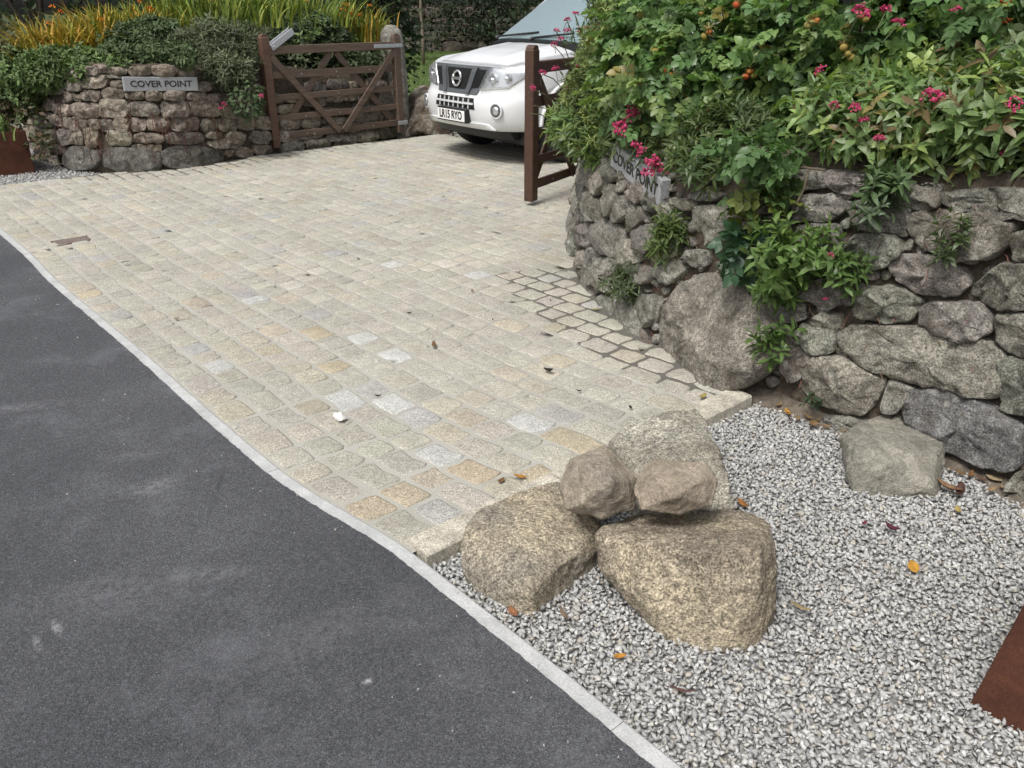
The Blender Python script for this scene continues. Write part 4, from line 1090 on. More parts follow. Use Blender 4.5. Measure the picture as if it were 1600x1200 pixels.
addpatch('bumper_lip', [((-.62, .365), (.62, .365), (.56, .43), (-.56, .43))], M_WHITE, .022, thick=.04, smooth=True, nu=16)
for sg in (-1, 1):
    mb = MB(); y, z = sg * .665, .575; x = xf(y, z); nrm = np.array([-1, sg * .28, 0]); nrm /= np.linalg.norm(nrm); c = np.array([x, y, z])
    mb.tube([c - nrm * .05, c + nrm * .012], .078, 24); fl = mb.build('fog_light', M_WHITE, car)
    mb = MB(); mb.tube([c + nrm * .010, c + nrm * .0135], .066, 24); mb.build('fog_recess', M_GREYP, fl)
    mb = MB(); mb.tube([c + nrm * .013, c + nrm * .017, c + nrm * .022], [.042, .042, .02], 20); mb.build('lamp', M_CHROME, fl, smooth=True)
# under tray
mb = MB(); mb.box((.38, -.80, .22), (4.5, .80, .375)); mb.build('underbody', M_BLACK, car)
mb = MB(); 
for k in range(12):
    y0, y1 = -.72 + .12 * k, -.72 + .12 * (k + 1); mb.hexa([(xf(y0, .33) + .06, y0, .27), (xf(y1, .33) + .06, y1, .27), (xf(y1, .33) + .2, y1, .27), (xf(y0, .33) + .2, y0, .27), (xf(y0, .36) + .02, y0, .358), (xf(y1, .36) + .02, y1, .358), (xf(y1, .36) + .2, y1, .358), (xf(y0, .36) + .2, y0, .358)])
mb.build('lower_valance', M_BLACK, car)
# cabin
CB = dict(b=[(1.34, .80, 1.14), (4.6, .80, 1.16)], t=[(2.12, .64, 1.70), (4.4, .66, 1.74)])
mb = MB()
def cabin_pt(x_b, side, f):   # f 0 bottom .. 1 top
    return None
cb = [(1.12, -.82, 1.11), (4.62, -.82, 1.11), (4.62, .82, 1.11), (1.12, .82, 1.11), (1.96, -.65, 1.715), (4.42, -.66, 1.73), (4.42, .66, 1.73), (1.96, .65, 1.715)]
mb.hexa(cb); mb.build('cabin', M_WHITE, car, bev=.035, seg=3)
mb = MB(); mb.hexa([(2.0, -.60, 1.715), (4.4, -.62, 1.73), (4.4, .62, 1.73), (2.0, .60, 1.715), (2.15, -.52, 1.775), (4.3, -.54, 1.785), (4.3, .54, 1.785), (2.15, .52, 1.775)]); mb.build('roof', M_WHITE, car, bev=.02, seg=2)
# curved windscreen standing proud
def wind(u, v, o):
    q = -1 + 2 * u; hw_ = .715 * (1 - v) + .565 * v; y = q * hw_
    x = 1.185 + .72 * v + .055 * q * q; z = 1.205 + (1.685 - 1.205) * v - .02 * q * q
    return (x - .075 - o * .55, y, z + .02 + o * .8)
V, F = grid_mesh(lambda u, v: wind(u, v, 0), 20, 10); n0 = len(V); V3, F3 = grid_mesh(lambda u, v: wind(u, v, -.08), 20, 10)
rim = [i for i in range(21)] + [21 * j + 20 for j in range(1, 11)] + [210 + i for i in range(19, -1, -1)] + [21 * j for j in range(9, 0, -1)]
F = F + [tuple(i + n0 for i in f[::-1]) for f in F3] + [(rim[k], rim[(k + 1) % len(rim)], rim[(k + 1) % len(rim)] + n0, rim[k] + n0) for k in range(len(rim))]
mb = MB(); mb.add(V + V3, F); mb.build('windscreen', M_GLASS, car, smooth=False)
mb = MB()
V, F = grid_mesh(lambda u, v: (1.065 + .09 * v + .05 * (2 * u - 1) ** 2, (-1 + 2 * u) * .76, 1.20 + .012 * v - .03 * (2 * u - 1) ** 2), 20, 3)
V4 = [(x, y, z - .07) for x, y, z in V]; n0 = len(V)
mb.add(V + V4, F + [tuple(i + n0 for i in f[::-1]) for f in F] + [(i, i + 1, n0 + i + 1, n0 + i) for i in range(20)]); mb.build('cowl', M_BLACK, car)
for y0, y1 in ((.62, -.02), (-.02, -.62)):
    mb = MB(); mb.tube([(1.11, y0, 1.235), (1.14, (y0 + y1) / 2, 1.262), (1.19, y1, 1.29)], .012, 6); mb.tube([(1.08, y0 + .02, 1.215), (1.11, y0, 1.24)], .018, 6); mb.build('wiper', M_BLACK, car)
for sg in (-1, 1):
    def sidewin(x0, x1, x2, x3, name):
        f = lambda x, z: (x, sg * (.795 - (z - 1.15) / .57 * .165 + .006), z)
        v = [f(x0, 1.2), f(x1, 1.2), f(x2, 1.64), f(x3, 1.64)]
        v2 = [(a, b - sg * .03, c) for a, b, c in v]
        mb = MB(); mb.hexa(v2 + v); mb.build(name, M_GLASS, car)
    sidewin(1.75, 2.5, 2.5, 2.25, 'side_window'); sidewin(2.58, 3.4, 3.4, 2.58, 'side_window'); sidewin(3.48, 4.4, 4.25, 3.48, 'side_window')
    mb = MB(); mb.box((1.62, sg * .95 - .1, 1.14), (1.76, sg * .95 + .1, 1.32)); mb.build('door_mirror', M_WHITE, car, bev=.03, seg=3)
    # arch flare
    mb = MB()
    for cx in (.95, 3.8):
        pts = [(cx + .45 * math.cos(a_), sg * .925, .40 + .45 * math.sin(a_)) for a_ in [math.radians(-5 + k * 10) for k in range(20)]]
        mb.tube(pts, .022, 6)
    mb.build('wheel_arch', M_WHITE, car, smooth=True)
    for cx in (.95, 3.8):
        prof = [(-.12, .25), (-.125, .33), (-.10, .375), (-.05, .385), (.05, .385), (.10, .375), (.125, .33), (.12, .25)]
        n = 32; V = []; F = []
        for k in range(n):
            a_ = 2 * math.pi * k / n
            for o_, r_ in prof: V.append((cx + r_ * math.cos(a_), sg * .79 + o_, .385 + r_ * math.sin(a_)))
        for k in range(n):
            for j in range(8): F.append((k * 8 + j, ((k + 1) % n) * 8 + j, ((k + 1) % n) * 8 + (j + 1) % 8, k * 8 + (j + 1) % 8))
        mb = MB(); mb.add(V, F); wh = mb.build('wheel', M_TYRE, car, smooth=True)
        mb = MB(); mb.tube([(cx, sg * .70, .385), (cx, sg * .84, .385)], .255, 28)
        for k in range(6):
            a_ = k * math.pi / 3; mb.bar((cx + .05 * math.cos(a_), sg * .87, .385 + .05 * math.sin(a_)), (cx + .24 * math.cos(a_), sg * .88, .385 + .24 * math.sin(a_)), .07, .04, up=(0, 1, 0))
        mb.tube([(cx, sg * .84, .385), (cx, sg * .90, .385)], .06, 16)
        mb.build('rim', M_RIM, wh)

# ------------------------------------------------------------------ plants
def leaf_t(L=1, W=.5, fold=.12, curl=.15, base=0.0):
    v = np.array([(base, 0, 0), (.35, .5 * W, fold * W), (.33, 0, .02), (.35, -.5 * W, fold * W), (.7, .40 * W, fold * W - curl * .45), (.7, 0, -curl * .45), (.7, -.40 * W, fold * W - curl * .45), (1, random.uniform(-.12, .12), -curl)]) * L
    f = np.array([(0, 2, 1), (0, 3, 2), (1, 2, 5), (1, 5, 4), (2, 3, 6), (2, 6, 5), (4, 5, 7), (5, 6, 7)])
    return v, f
def small_leaf(W=.5, curl=.15):
    return np.array([(0, 0, 0), (.5, .5 * W, .06), (.5, -.5 * W, .06), (1, 0, -curl), (.5, 0, 0)]), np.array([(0, 4, 1), (0, 2, 4), (1, 4, 3), (4, 2, 3)])
def merge_t(parts):
    V = []; F = []; b = 0
    for v, f in parts: V.append(v); F.append(f + b); b += len(v)
    return np.concatenate(V), np.concatenate(F)
def rotz(v, a): c, s = math.cos(a), math.sin(a); return v @ np.array([[c, s, 0], [-s, c, 0], [0, 0, 1]])
def rotx(v, a): c, s = math.cos(a), math.sin(a); return v @ np.array([[1, 0, 0], [0, c, s], [0, -s, c]])
def rose_leaf():                      # pinnate leaf: three pairs and a terminal leaflet on one stalk, unit length
    ps = []
    for k, x in enumerate((.18, .42, .66)):
        for sg in (-1, 1):
            v, f = leaf_t(random.uniform(.32, .4), .66, random.uniform(.08, .2), random.uniform(.08, .25))
            v = rotx(v, random.uniform(-.3, .3)); v = rotz(v, sg * random.uniform(.85, 1.15)); ps.append((v + (x, 0, -.10 * x * x + random.uniform(-.02, .02)), f))
    v, f = leaf_t(random.uniform(.38, .44), .68, .12, .2); ps.append((rotz(v, random.uniform(-.15, .15)) + (.72, 0, -.06), f))
    st = np.array([(0, .008, 0), (0, -.008, 0), (.8, .006, -.07), (.8, -.006, -.07)]); ps.append((st, np.array([(0, 1, 3), (0, 3, 2)])))
    return merge_t(ps)
def whorl(n=7, W=.34):                # leafy shoot tip, lance shaped leaves round a stem
    ps = []
    for k in range(n):
        v, f = leaf_t(random.uniform(.7, 1.0) * (1 - .35 * k / n), W, .1, random.uniform(.1, .5))
        a_ = k * 2.4 + random.uniform(-.3, .3); el = .15 + .9 * k / n
        v = v @ np.array([[math.cos(el), 0, math.sin(el)], [0, 1, 0], [-math.sin(el), 0, math.cos(el)]])
        ps.append((rotz(v, a_) + (0, 0, .10 * k), f))
    return merge_t(ps)
def shell(blobs, N, lo=.6, hi=1.0, lump=.28, zmin=None, seed=0, front=None):
    pts = []; out = []
    w = np.array([b[1][0] * b[1][1] + b[1][1] * b[1][2] + b[1][0] * b[1][2] for b in blobs]); w = w / w.sum()
    for (c, r), ww in zip(blobs, w):
        n = int(N * ww) + 1
        d = rng.normal(0, 1, (n, 3)); d /= np.linalg.norm(d, axis=1)[:, None]
        if front is not None:                      # fewer leaves on the side nobody can see
            tc = np.array([0, 0, CAMH]) - c; tc /= np.linalg.norm(tc); k = (d @ tc) > -front; d = d[k]
        f = rng.uniform(lo, hi, len(d)) ** .7
        lm = np.array([1 + lump * mnoise.noise(Vector(q * 2.3 + np.array(c) * 3 + seed)) + lump * .5 * mnoise.noise(Vector(q * 5.5 + np.array(c)))for q in d])
        pts.append(c + d * np.array(r) * (f * lm)[:, None]); out.append(d / np.array(r))
    pts = np.concatenate(pts); out = np.concatenate(out); out /= np.linalg.norm(out, axis=1)[:, None]
    if zmin is not None: k = pts[:, 2] > zmin; pts, out = pts[k], out[k]
    return pts, out
def stem_mesh(root, tips, r0, col, sag=.0, n=5, seg=4, bow=.15):
    mb = MB()
    for t_ in tips:
        a = np.array(root, float) + rng.normal(0, .03, 3) * (1, 1, 0); b = np.array(t_, float)
        m = (a + b) / 2 + rng.normal(0, bow * np.linalg.norm(b - a) * .3, 3) + np.array([0, 0, sag])
        mb.tube([(1 - q) ** 2 * a + 2 * q * (1 - q) * m + q * q * b for q in np.linspace(0, 1, seg + 1)], list(np.linspace(r0, r0 * .45, seg + 1)), n, col, cap=False)
    return mb
def plant(name, label, cat, base, blobs, N, tm, size, cols, mat=M_LEAF, nparts=0, group=None, up=.6, droop=.3, lo=.6, lump=.28, zmin=None, stems=10, stemr=.006, stemcol=(.09, .075, .05), sjit=.25, front=None, rnd=.45, bright=(.8, 1.2), leafname='leaf', depthdark=True, solid=None):
    base = np.array(base, float)
    r = empty(name, base, label=label, cat=cat, group=group)
    pts, out = shell(blobs, N, lo, 1.0, lump, zmin, random.uniform(0, 9), front)
    n = len(pts)
    nrm = out * (1 - up) + np.array([0, 0, 1]) * up + rng.normal(0, rnd, (n, 3))
    xd = out + rng.normal(0, .8, (n, 3)) + np.array([0, 0, -droop])
    M = basis(nrm, xd) * (size * rng.uniform(1 - sjit, 1 + sjit, n))[:, None, None]
    ci = rng.integers(0, len(cols), n)
    # sprays of one tone: neighbouring leaves share a colour drift
    dr = np.array([mnoise.noise(Vector(p * 4)) for p in pts])
    Cc = np.array(cols)[ci] * (rng.uniform(bright[0], bright[1], n) * (1 + .35 * dr))[:, None]
    loc = pts - base
    used = np.zeros(n, bool)
    if nparts:
        px = proj(pts); vis = (px[:, 0] > 0) & (px[:, 0] < 1600) & (px[:, 1] > 0) & (px[:, 1] < 1200)
        d = np.linalg.norm(pts - np.array([0, 0, CAMH]), axis=1) + np.where(vis, 0, 100)
        sel = np.argsort(d)[:nparts]; sel = sel[d[sel] < 90]; used[sel] = True
        variants = []
        for k, c in enumerate(sorted(set(map(tuple, cols)))):
            for tv in tm[:5]: variants.append((c, mesh(leafname, tv[0] * 1.0, [tuple(map(int, f)) for f in tv[1]], mat, np.array(c) * random.uniform(.85, 1.15), True)))
        for i in sel:
            c = tuple(cols[ci[i]]); me = random.choice([m for cc, m in variants if cc == c])
            o = bpy.data.objects.new(leafname, me); C.objects.link(o); o.parent = r
            m = np.eye(4); m[:3, :3] = M[i]; m[:3, 3] = loc[i]; o.matrix_local = Matrix(m.tolist())
    k = ~used
    if k.sum():
        V, F, Co = scatter(tm, M[k], loc[k], Cc[k])
        obj('foliage', mesh('foliage', V, F, mat, Co, True), r, kind='stuff')
    if stems:
        tips = loc[rng.choice(n, min(stems, n), replace=False)]
        stem_mesh((0, 0, 0), tips, stemr, stemcol).build('stems', M_TWIG, r, kind='stuff')
    return r, pts, out
T_ROSE = [rose_leaf() for _ in range(9)]
T_WHORL = [whorl(random.choice((4, 5, 6, 7, 8)), random.uniform(.24, .42)) for _ in range(9)]
T_NARROW = [whorl(9, .2) for _ in range(4)]
T_LEAF = [leaf_t(1, random.uniform(.4, .6), .12, random.uniform(.05, .3)) for _ in range(4)]
T_SMALL = [small_leaf(random.uniform(.4, .7), random.uniform(0, .3)) for _ in range(4)]
ROSEC = [(.105, .19, .065), (.125, .21, .078), (.09, .155, .06), (.16, .245, .08), (.19, .26, .085)]
VALC = [(.17, .25, .09), (.135, .215, .075), (.23, .30, .09), (.18, .24, .12)]
FINEC = [(.18, .225, .07), (.15, .205, .065), (.21, .25, .075), (.12, .175, .07), (.10, .15, .06)]

# flower heads and hips share their meshes
def floret_head(r=.022, n=34, cols=((.52, .06, .16), (.60, .10, .22), (.42, .04, .11))):
    oc = np.array([(1, 0, 0), (-1, 0, 0), (0, 1, 0), (0, -1, 0), (0, 0, .7), (0, 0, -.7)]); of = np.array([(0, 2, 4), (2, 1, 4), (1, 3, 4), (3, 0, 4), (2, 0, 5), (1, 2, 5), (3, 1, 5), (0, 3, 5)])
    d = rng.normal(0, 1, (n, 3)); d /= np.linalg.norm(d, axis=1)[:, None]; d[:, 2] = np.abs(d[:, 2]) * .9 - .15
    T = d * r * rng.uniform(.6, 1.1, n)[:, None]; M = rand_rot(n) * (r * rng.uniform(.16, .28, n))[:, None, None]
    V, F, Co = scatter([(oc, of)], M, T, np.array(cols)[rng.integers(0, len(cols), n)])
    mb = MB(); mb.add(V, [tuple(map(int, f)) for f in F]); mb.c = [tuple(c) for c in Co]
    mb.tube([(0, 0, -r * 3.2), (0, 0, 0)], r * .09, 4, (.1, .13, .06))
    return mesh('flower_head', mb.V, mb.F, M_PETAL, mb.c)
ME_FL = [floret_head() for _ in range(3)]
ME_FLO = [floret_head(.022, 20, ((.62, .14, .05), (.7, .22, .07), (.55, .09, .05))) for _ in range(2)]
ME_FLC = [floret_head(.02, 16, ((.75, .22, .02), (.8, .3, .03), (.65, .13, .02))) for _ in range(2)]
def hip_mesh(col):
    mb = MB(); n = 10
    pr = [(.0, -.85), (.5, -.75), (.9, -.3), (1, .1), (.8, .6), (.35, .8), (0, .78)]
    V = []; F = []
    for a_, z in pr:
        for k in range(n): V.append((a_ * math.cos(k * 2 * math.pi / n) * .014, a_ * math.sin(k * 2 * math.pi / n) * .014, z * .012))
    for j in range(len(pr) - 1):
        for k in range(n): F.append((j * n + k, j * n + (k + 1) % n, (j + 1) * n + (k + 1) % n, (j + 1) * n + k))
    mb.add(V, F, col)
    for k in range(6):
        v, f = leaf_t(.032, .2, .1, .4); v = v @ np.array([[.6, 0, .8], [0, 1, 0], [-.8, 0, .6]]); mb.add(rotz(v, k * 1.05) + (0, 0, .008), [tuple(map(int, q)) for q in f], (.24, .19, .08))
    return mesh('rose_hip', mb.V, mb.F, M_PETAL, mb.c, True)
ME_HIP = [hip_mesh((.42, .17, .05)), hip_mesh((.36, .27, .08)), hip_mesh((.28, .25, .08)), hip_mesh((.30, .24, .07)), hip_mesh((.48, .11, .04))]
def attach(root, meshes, name, places, scale=1.0, tilt=.5):
    """places: pixel + depth spots where the photo shows a flower or hip of this plant"""
    for (u, v, Y, *s) in places:
        o = bpy.data.objects.new(name, random.choice(meshes)); C.objects.link(o); o.parent = root
        p = P(u, v, Y); o.location = tuple(p - np.array(root.location)); k = scale * (s[0] if s else 1)
        o.scale = (k, k, k); o.rotation_euler = (random.uniform(-tilt, tilt) + .35, random.uniform(-tilt, tilt), random.uniform(0, 6))

# earth behind the walls
def bank(name, W, l0, l1, depth, rise):
    ls = np.linspace(l0, l1, 50); V = []; F = []; m_ = 9
    for l in ls:
        for j in range(m_):
            f = j / (m_ - 1); w = W.at(l, W.top(l) - .02, -.12 - depth * f); w[2] += rise * f ** .8 + .05 * mnoise.noise(Vector(w * 3)); V.append(w)
    for i in range(len(ls) - 1):
        for j in range(m_ - 1): F.append((i * m_ + j, (i + 1) * m_ + j, (i + 1) * m_ + j + 1, i * m_ + j + 1))
    return struct(name, V, F, M_SOIL, smooth=True)
bank('earth_bank', RW, 0, RW.L, 1.3, .25)
bank('earth_bank', LW, 0, LW.L, 1.6, .25)

RG = 'rose bushes on top of the right wall'
r1, p1, o1 = plant('rose_bush', 'dark green rose bush with hips directly above the right house sign', 'rose bush', P(1120, 240, 4.7), [(P(1085, 105, 4.65), (.50, .62, .46)), (P(1040, 110, 4.85), (.3, .4, .36)), (P(1170, 140, 4.3), (.35, .4, .34)), (P(1110, 190, 4.4), (.25, .3, .14))], 3000, T_ROSE, .118, ROSEC * 6 + [(.20, .17, .05)], nparts=190, stems=26, front=.35, group=RG)
attach(r1, ME_HIP, 'rose_hip', [(1000, 25, 4.4), (1040, 110, 4.15), (1048, 118, 4.15), (1100, 57, 4.1), (1108, 50, 4.1), (1172, 112, 3.9), (1165, 120, 3.9), (1178, 118, 3.9), (1150, 8, 4.1), (1095, 20, 4.2), (960, 82, 4.5), (1128, 222, 3.8), (1135, 228, 3.8), (1140, 215, 3.8)], 1.25)
r2, p2, o2 = plant('rose_bush', 'tall rose bush with orange hips in the middle of the right wall top', 'rose bush', P(1330, 200, 4.2), [(P(1300, 50, 4.15), (.46, .5, .48)), (P(1420, 45, 3.95), (.4, .45, .42)), (P(1230, 150, 4.1), (.3, .35, .3)), (P(1260, 215, 3.8), (.25, .25, .15))], 2900, T_ROSE, .118, ROSEC * 6 + [(.20, .17, .05)], nparts=190, stems=26, front=.35, group=RG)
attach(r2, ME_HIP, 'rose_hip', [(1268, 36, 3.65), (1262, 40, 3.65), (1275, 33, 3.65), (1325, 85, 3.6), (1318, 75, 3.6), (1330, 90, 3.6), (1345, 25, 3.6), (1352, 30, 3.6), (1272, 150, 3.65)], 1.25)
r3, p3, o3 = plant('rose_bush', 'rose bush with orange flowers at the far right end of the wall top', 'rose bush', P(1560, 200, 3.8), [(P(1540, 40, 3.65), (.42, .45, .42)), (P(1650, 80, 3.5), (.35, .45, .4))], 1800, T_ROSE, .118, ROSEC * 6 + [(.20, .17, .05)], nparts=150, stems=20, front=.35, group=RG)
attach(r3, ME_HIP, 'rose_hip', [(1592, 76, 3.3), (1585, 70, 3.3)], 1.25); attach(r3, ME_FLO, 'flower_head', [(1560, 8, 3.3), (1580, 5, 3.3), (1572, 34, 3.3, .8), (1558, 32, 3.3, .7)], 1.1)
VG = 'red valerian growing on the right wall'
v1, *_ = plant('valerian_plant', 'yellow green feathery valerian spilling over the wall end beside the car', 'valerian', P(935, 235, 5.9), [(P(965, 110, 5.2), (.26, .45, .36)), (P(922, 165, 5.3), (.16, .3, .22)), (P(1000, 45, 5.0), (.25, .35, .34)), (P(965, 190, 5.0), (.18, .28, .18))], 3600, T_NARROW, .062, FINEC, lo=.35, lump=.6, nparts=0, stems=40, stemr=.004, stemcol=(.12, .13, .06), front=.5, group=VG, mat=M_LEAFD)
attach(v1, ME_FL, 'flower_head', [(887, 32, 5.3), (899, 22, 5.3), (886, 48, 5.3), (870, 48, 5.3, .9), (866, 70, 5.3), (918, 45, 5.3, 1.2), (908, 48, 5.3, 1.2), (932, 38, 5.3), (936, 60, 5.2), (876, 62, 5.4), (868, 108, 5.3, 1.1), (848, 114, 5.3, 1.1), (832, 138, 5.3), (890, 140, 5.3), (960, 5, 5.2, 1.2), (905, 105, 5.3)], 1.0)
mb = MB()
for (u, v, u2, v2) in ((887, 35, 905, 90), (899, 25, 915, 80), (870, 50, 895, 110), (866, 72, 890, 110), (848, 116, 880, 140), (832, 140, 870, 165), (918, 47, 930, 90), (828, 178, 862, 190), (835, 165, 872, 185)):
    a, b = P(u, v, 5.3), P(u2, v2, 5.5); m = (a + b) / 2 + (0, 0, .02); L_ = np.array(v1.location); mb.tube([a - L_, m - L_, b - L_], .0035, 4, (.13, .13, .07))
mb.build('flower_stems', M_TWIG, v1)
v2, *_ = plant('valerian_plant', 'bushy valerian with narrow leaves hanging low by the end of the dark gate', 'valerian', P(915, 240, 5.6), [(P(895, 200, 5.3), (.12, .2, .12)), (P(935, 222, 5.2), (.15, .25, .11))], 420, T_NARROW, .085, VALC, stems=18, stemr=.003, front=.6, group=VG, nparts=60, leafname='leaf_spray')
attach(v2, ME_FL, 'flower_head', [(908, 236, 5.1, 1.5), (902, 190, 5.2), (918, 220, 5.1, .8), (922, 172, 5.1, .8)])
v3, *_ = plant('valerian_plant', 'valerian with large magenta flower heads drooping over the right house sign', 'valerian', P(1020, 250, 4.6), [(P(1060, 240, 4.3), (.22, .25, .12)), (P(1095, 275, 4.1), (.14, .2, .09)), (P(985, 205, 4.7), (.14, .2, .1)), (P(1120, 235, 4.15), (.2, .2, .14)), (P(1060, 200, 4.5), (.2, .2, .12)), (P(1112, 225, 3.85), (.15, .12, .11)), (P(1098, 262, 3.72), (.13, .1, .07)), (P(1150, 205, 3.8), (.16, .12, .1))], 1400, T_NARROW, .085, [(.10, .14, .05), (.085, .13, .055), (.12, .155, .06)], stems=24, stemr=.003, front=.6, group=VG, nparts=90, leafname='leaf_spray')
attach(v3, ME_FL, 'flower_head', [(988, 175, 4.3, 2.0), (980, 192, 4.3, 1.9), (972, 203, 4.3, 2.2), (965, 200, 4.3, 1.6), (990, 185, 4.3, 1.5), (995, 230, 4.1, 1.5), (1003, 238, 4.1, 1.3), (1020, 252, 4.0, 1.8), (1027, 262, 4.0, 1.6), (1012, 270, 4.0, 1.5), (1035, 270, 4.0, 1.2), (1002, 131, 4.2), (1110, 175, 3.9), (1135, 185, 3.9), (1094, 200, 3.9)])
v4, *_ = plant('valerian_plant', 'broad pale leaved valerian with one big flower head in the centre of the bed', 'valerian', P(1400, 270, 3.45), [(P(1390, 200, 3.3), (.26, .28, .20)), (P(1330, 190, 3.4), (.18, .25, .16)), (P(1450, 160, 3.4), (.2, .25, .2))], 560, T_WHORL, .09, VALC * 5 + [(.24, .2, .07), (.19, .14, .07)], stems=34, stemr=.004, stemcol=(.14, .13, .08), front=.6, group=VG, nparts=130, leafname='leaf_spray')
attach(v4, ME_FL, 'flower_head', [(1457, 152, 3.05, 1.7), (1282, 110, 3.3, 1.0), (1303, 165, 3.15, .9), (1335, 170, 3.1, 1.0), (1350, 188, 3.1, .9), (1374, 218, 3.05, 1.0), (1345, 18, 3.4, 1.6), (1385, 16, 3.4, 1.1), (1404, 37, 3.3, 1.2)])
v5, *_ = plant('valerian_plant', 'broad leaved valerian with leaning stems at the right hand edge of the bed', 'valerian', P(1570, 275, 3.2), [(P(1560, 190, 3.05), (.24, .28, .22)), (P(1500, 240, 3.1), (.15, .2, .13)), (P(1620, 200, 2.95), (.18, .25, .2))], 500, T_WHORL, .09, VALC * 5 + [(.24, .2, .07), (.19, .14, .07)], stems=34, stemr=.004, stemcol=(.15, .13, .08), front=.6, group=VG, nparts=110, leafname='leaf_spray')
attach(v5, ME_FL, 'flower_head', [(1586, 162, 2.8, 1.2), (1490, 14, 3.3, 1.1), (1568, 240, 2.85, .7)])
SG = 'plants rooted in the joints of the right wall'
def sprig(label, u, v, Y, r, N, tm, size, cols, cat='wall plant', root=None, **k):
    b = P(*(root or (u, v, Y + .12)))
    return plant('wall_plant', label, cat, b, [(P(u, v, Y), r)], N, tm, size, cols, stems=k.pop('stems', 14), stemr=.0025, stemcol=(.12, .11, .06), front=.8, group=SG, lo=.15, **k)
def wY(u, v, off=.06):
    l, z = RW.inv(u, v); return RW.at(l, z, off)[1]
sprig('rose shoot with glossy leaves hanging in front of the wall under the bush', 1185, 240, wY(1185, 290) - .12, (.14, .1, .09), 62, T_ROSE, .115, [(.09, .16, .06), (.11, .19, .07)], nparts=40)
sprig('rose shoot with yellowing leaves over the top stones beside the big square stone', 1195, 300, wY(1195, 310) - .06, (.10, .08, .07), 40, T_ROSE, .12, [(.14, .17, .04), (.08, .13, .045)], nparts=25)
s1 = sprig('trailing valerian hanging across the middle of the wall, lower left of the long stone', 1250, 400, wY(1250, 400) - .09, (.20, .1, .13), 90, T_WHORL, .085, [(.13, .21, .06), (.11, .18, .055), (.155, .235, .07)], nparts=60, leafname='leaf_spray')
attach(s1[0], ME_FL, 'flower_head', [(1298, 399, wY(1298, 399) - .14, .6), (1290, 468, wY(1290, 468) - .1, .5)])
sprig('dark rose leaves hanging on the wall left of the trailing valerian', 1175, 385, wY(1175, 385) - .06, (.09, .06, .09), 36, T_ROSE, .12, [(.045, .095, .05), (.04, .08, .045)], nparts=24)
sprig('bright green leafy tail at the bottom of the trailing valerian', 1215, 452, wY(1215, 452) - .06, (.12, .06, .07), 34, T_WHORL, .075, [(.11, .18, .05)], nparts=24, leafname='leaf_spray')
sprig('fine bright green plant on the curved wall below the end of the sign', 1045, 372, wY(1045, 372) - .05, (.09, .07, .12), 130, T_NARROW, .06, [(.11, .155, .045), (.09, .135, .045)])
sprig('sparse grey green plant low on the curved wall above the damp setts', 985, 447, wY(985, 447) - .05, (.15, .08, .09), 90, T_NARROW, .06, [(.10, .13, .065), (.085, .12, .05)])
sprig('small leafy tuft growing against the right side of the great boulder', 1200, 540, wY(1200, 540) - .12, (.09, .06, .08), 26, T_WHORL, .07, [(.10, .165, .05)], nparts=16, leafname='leaf_spray')
sprig('small grey leaved sprig on the upper stones right of the trailing valerian', 1370, 330, wY(1370, 330) - .07, (.08, .05, .05), 24, T_WHORL, .06, [(.09, .13, .07)], nparts=14, leafname='leaf_spray')
sprig('thin hanging sprig across the face of the large pale stone', 1488, 375, wY(1488, 375) - .07, (.045, .04, .09), 26, T_WHORL, .05, [(.10, .14, .06)], nparts=14, leafname='leaf_spray')
sprig('leafy sprig above the long low stone, below the trailing valerian', 1320, 430, wY(1320, 430) - .07, (.07, .05, .08), 26, T_WHORL, .065, [(.10, .165, .05)], nparts=16, leafname='leaf_spray')
sprig('tiny dark green fern tuft at the foot of the wall above the gravel', 1272, 626, wY(1272, 626) - .06, (.05, .03, .03), 40, T_SMALL, .025, [(.05, .085, .045)])
sprig('small leafy sprig over the stones at the top of the wall near the twisted stems', 1385, 285, wY(1385, 285) - .07, (.09, .06, .05), 30, T_WHORL, .07, [(.09, .14, .06)], nparts=18, leafname='leaf_spray')
# woody stem across the stones
mb = MB(); L_ = np.array(r2.location)
for pts in ([(1195, 258), (1225, 266), (1258, 262), (1290, 266)], [(1264, 262), (1256, 296), (1240, 328), (1226, 348), (1222, 372)]):
    mb.tube([P(u, v, wY(u, v) - .055) - L_ for u, v in pts], .005, 6, (.11, .09, .065))
mb.build('woody_stem', M_TWIG, r2, smooth=True)

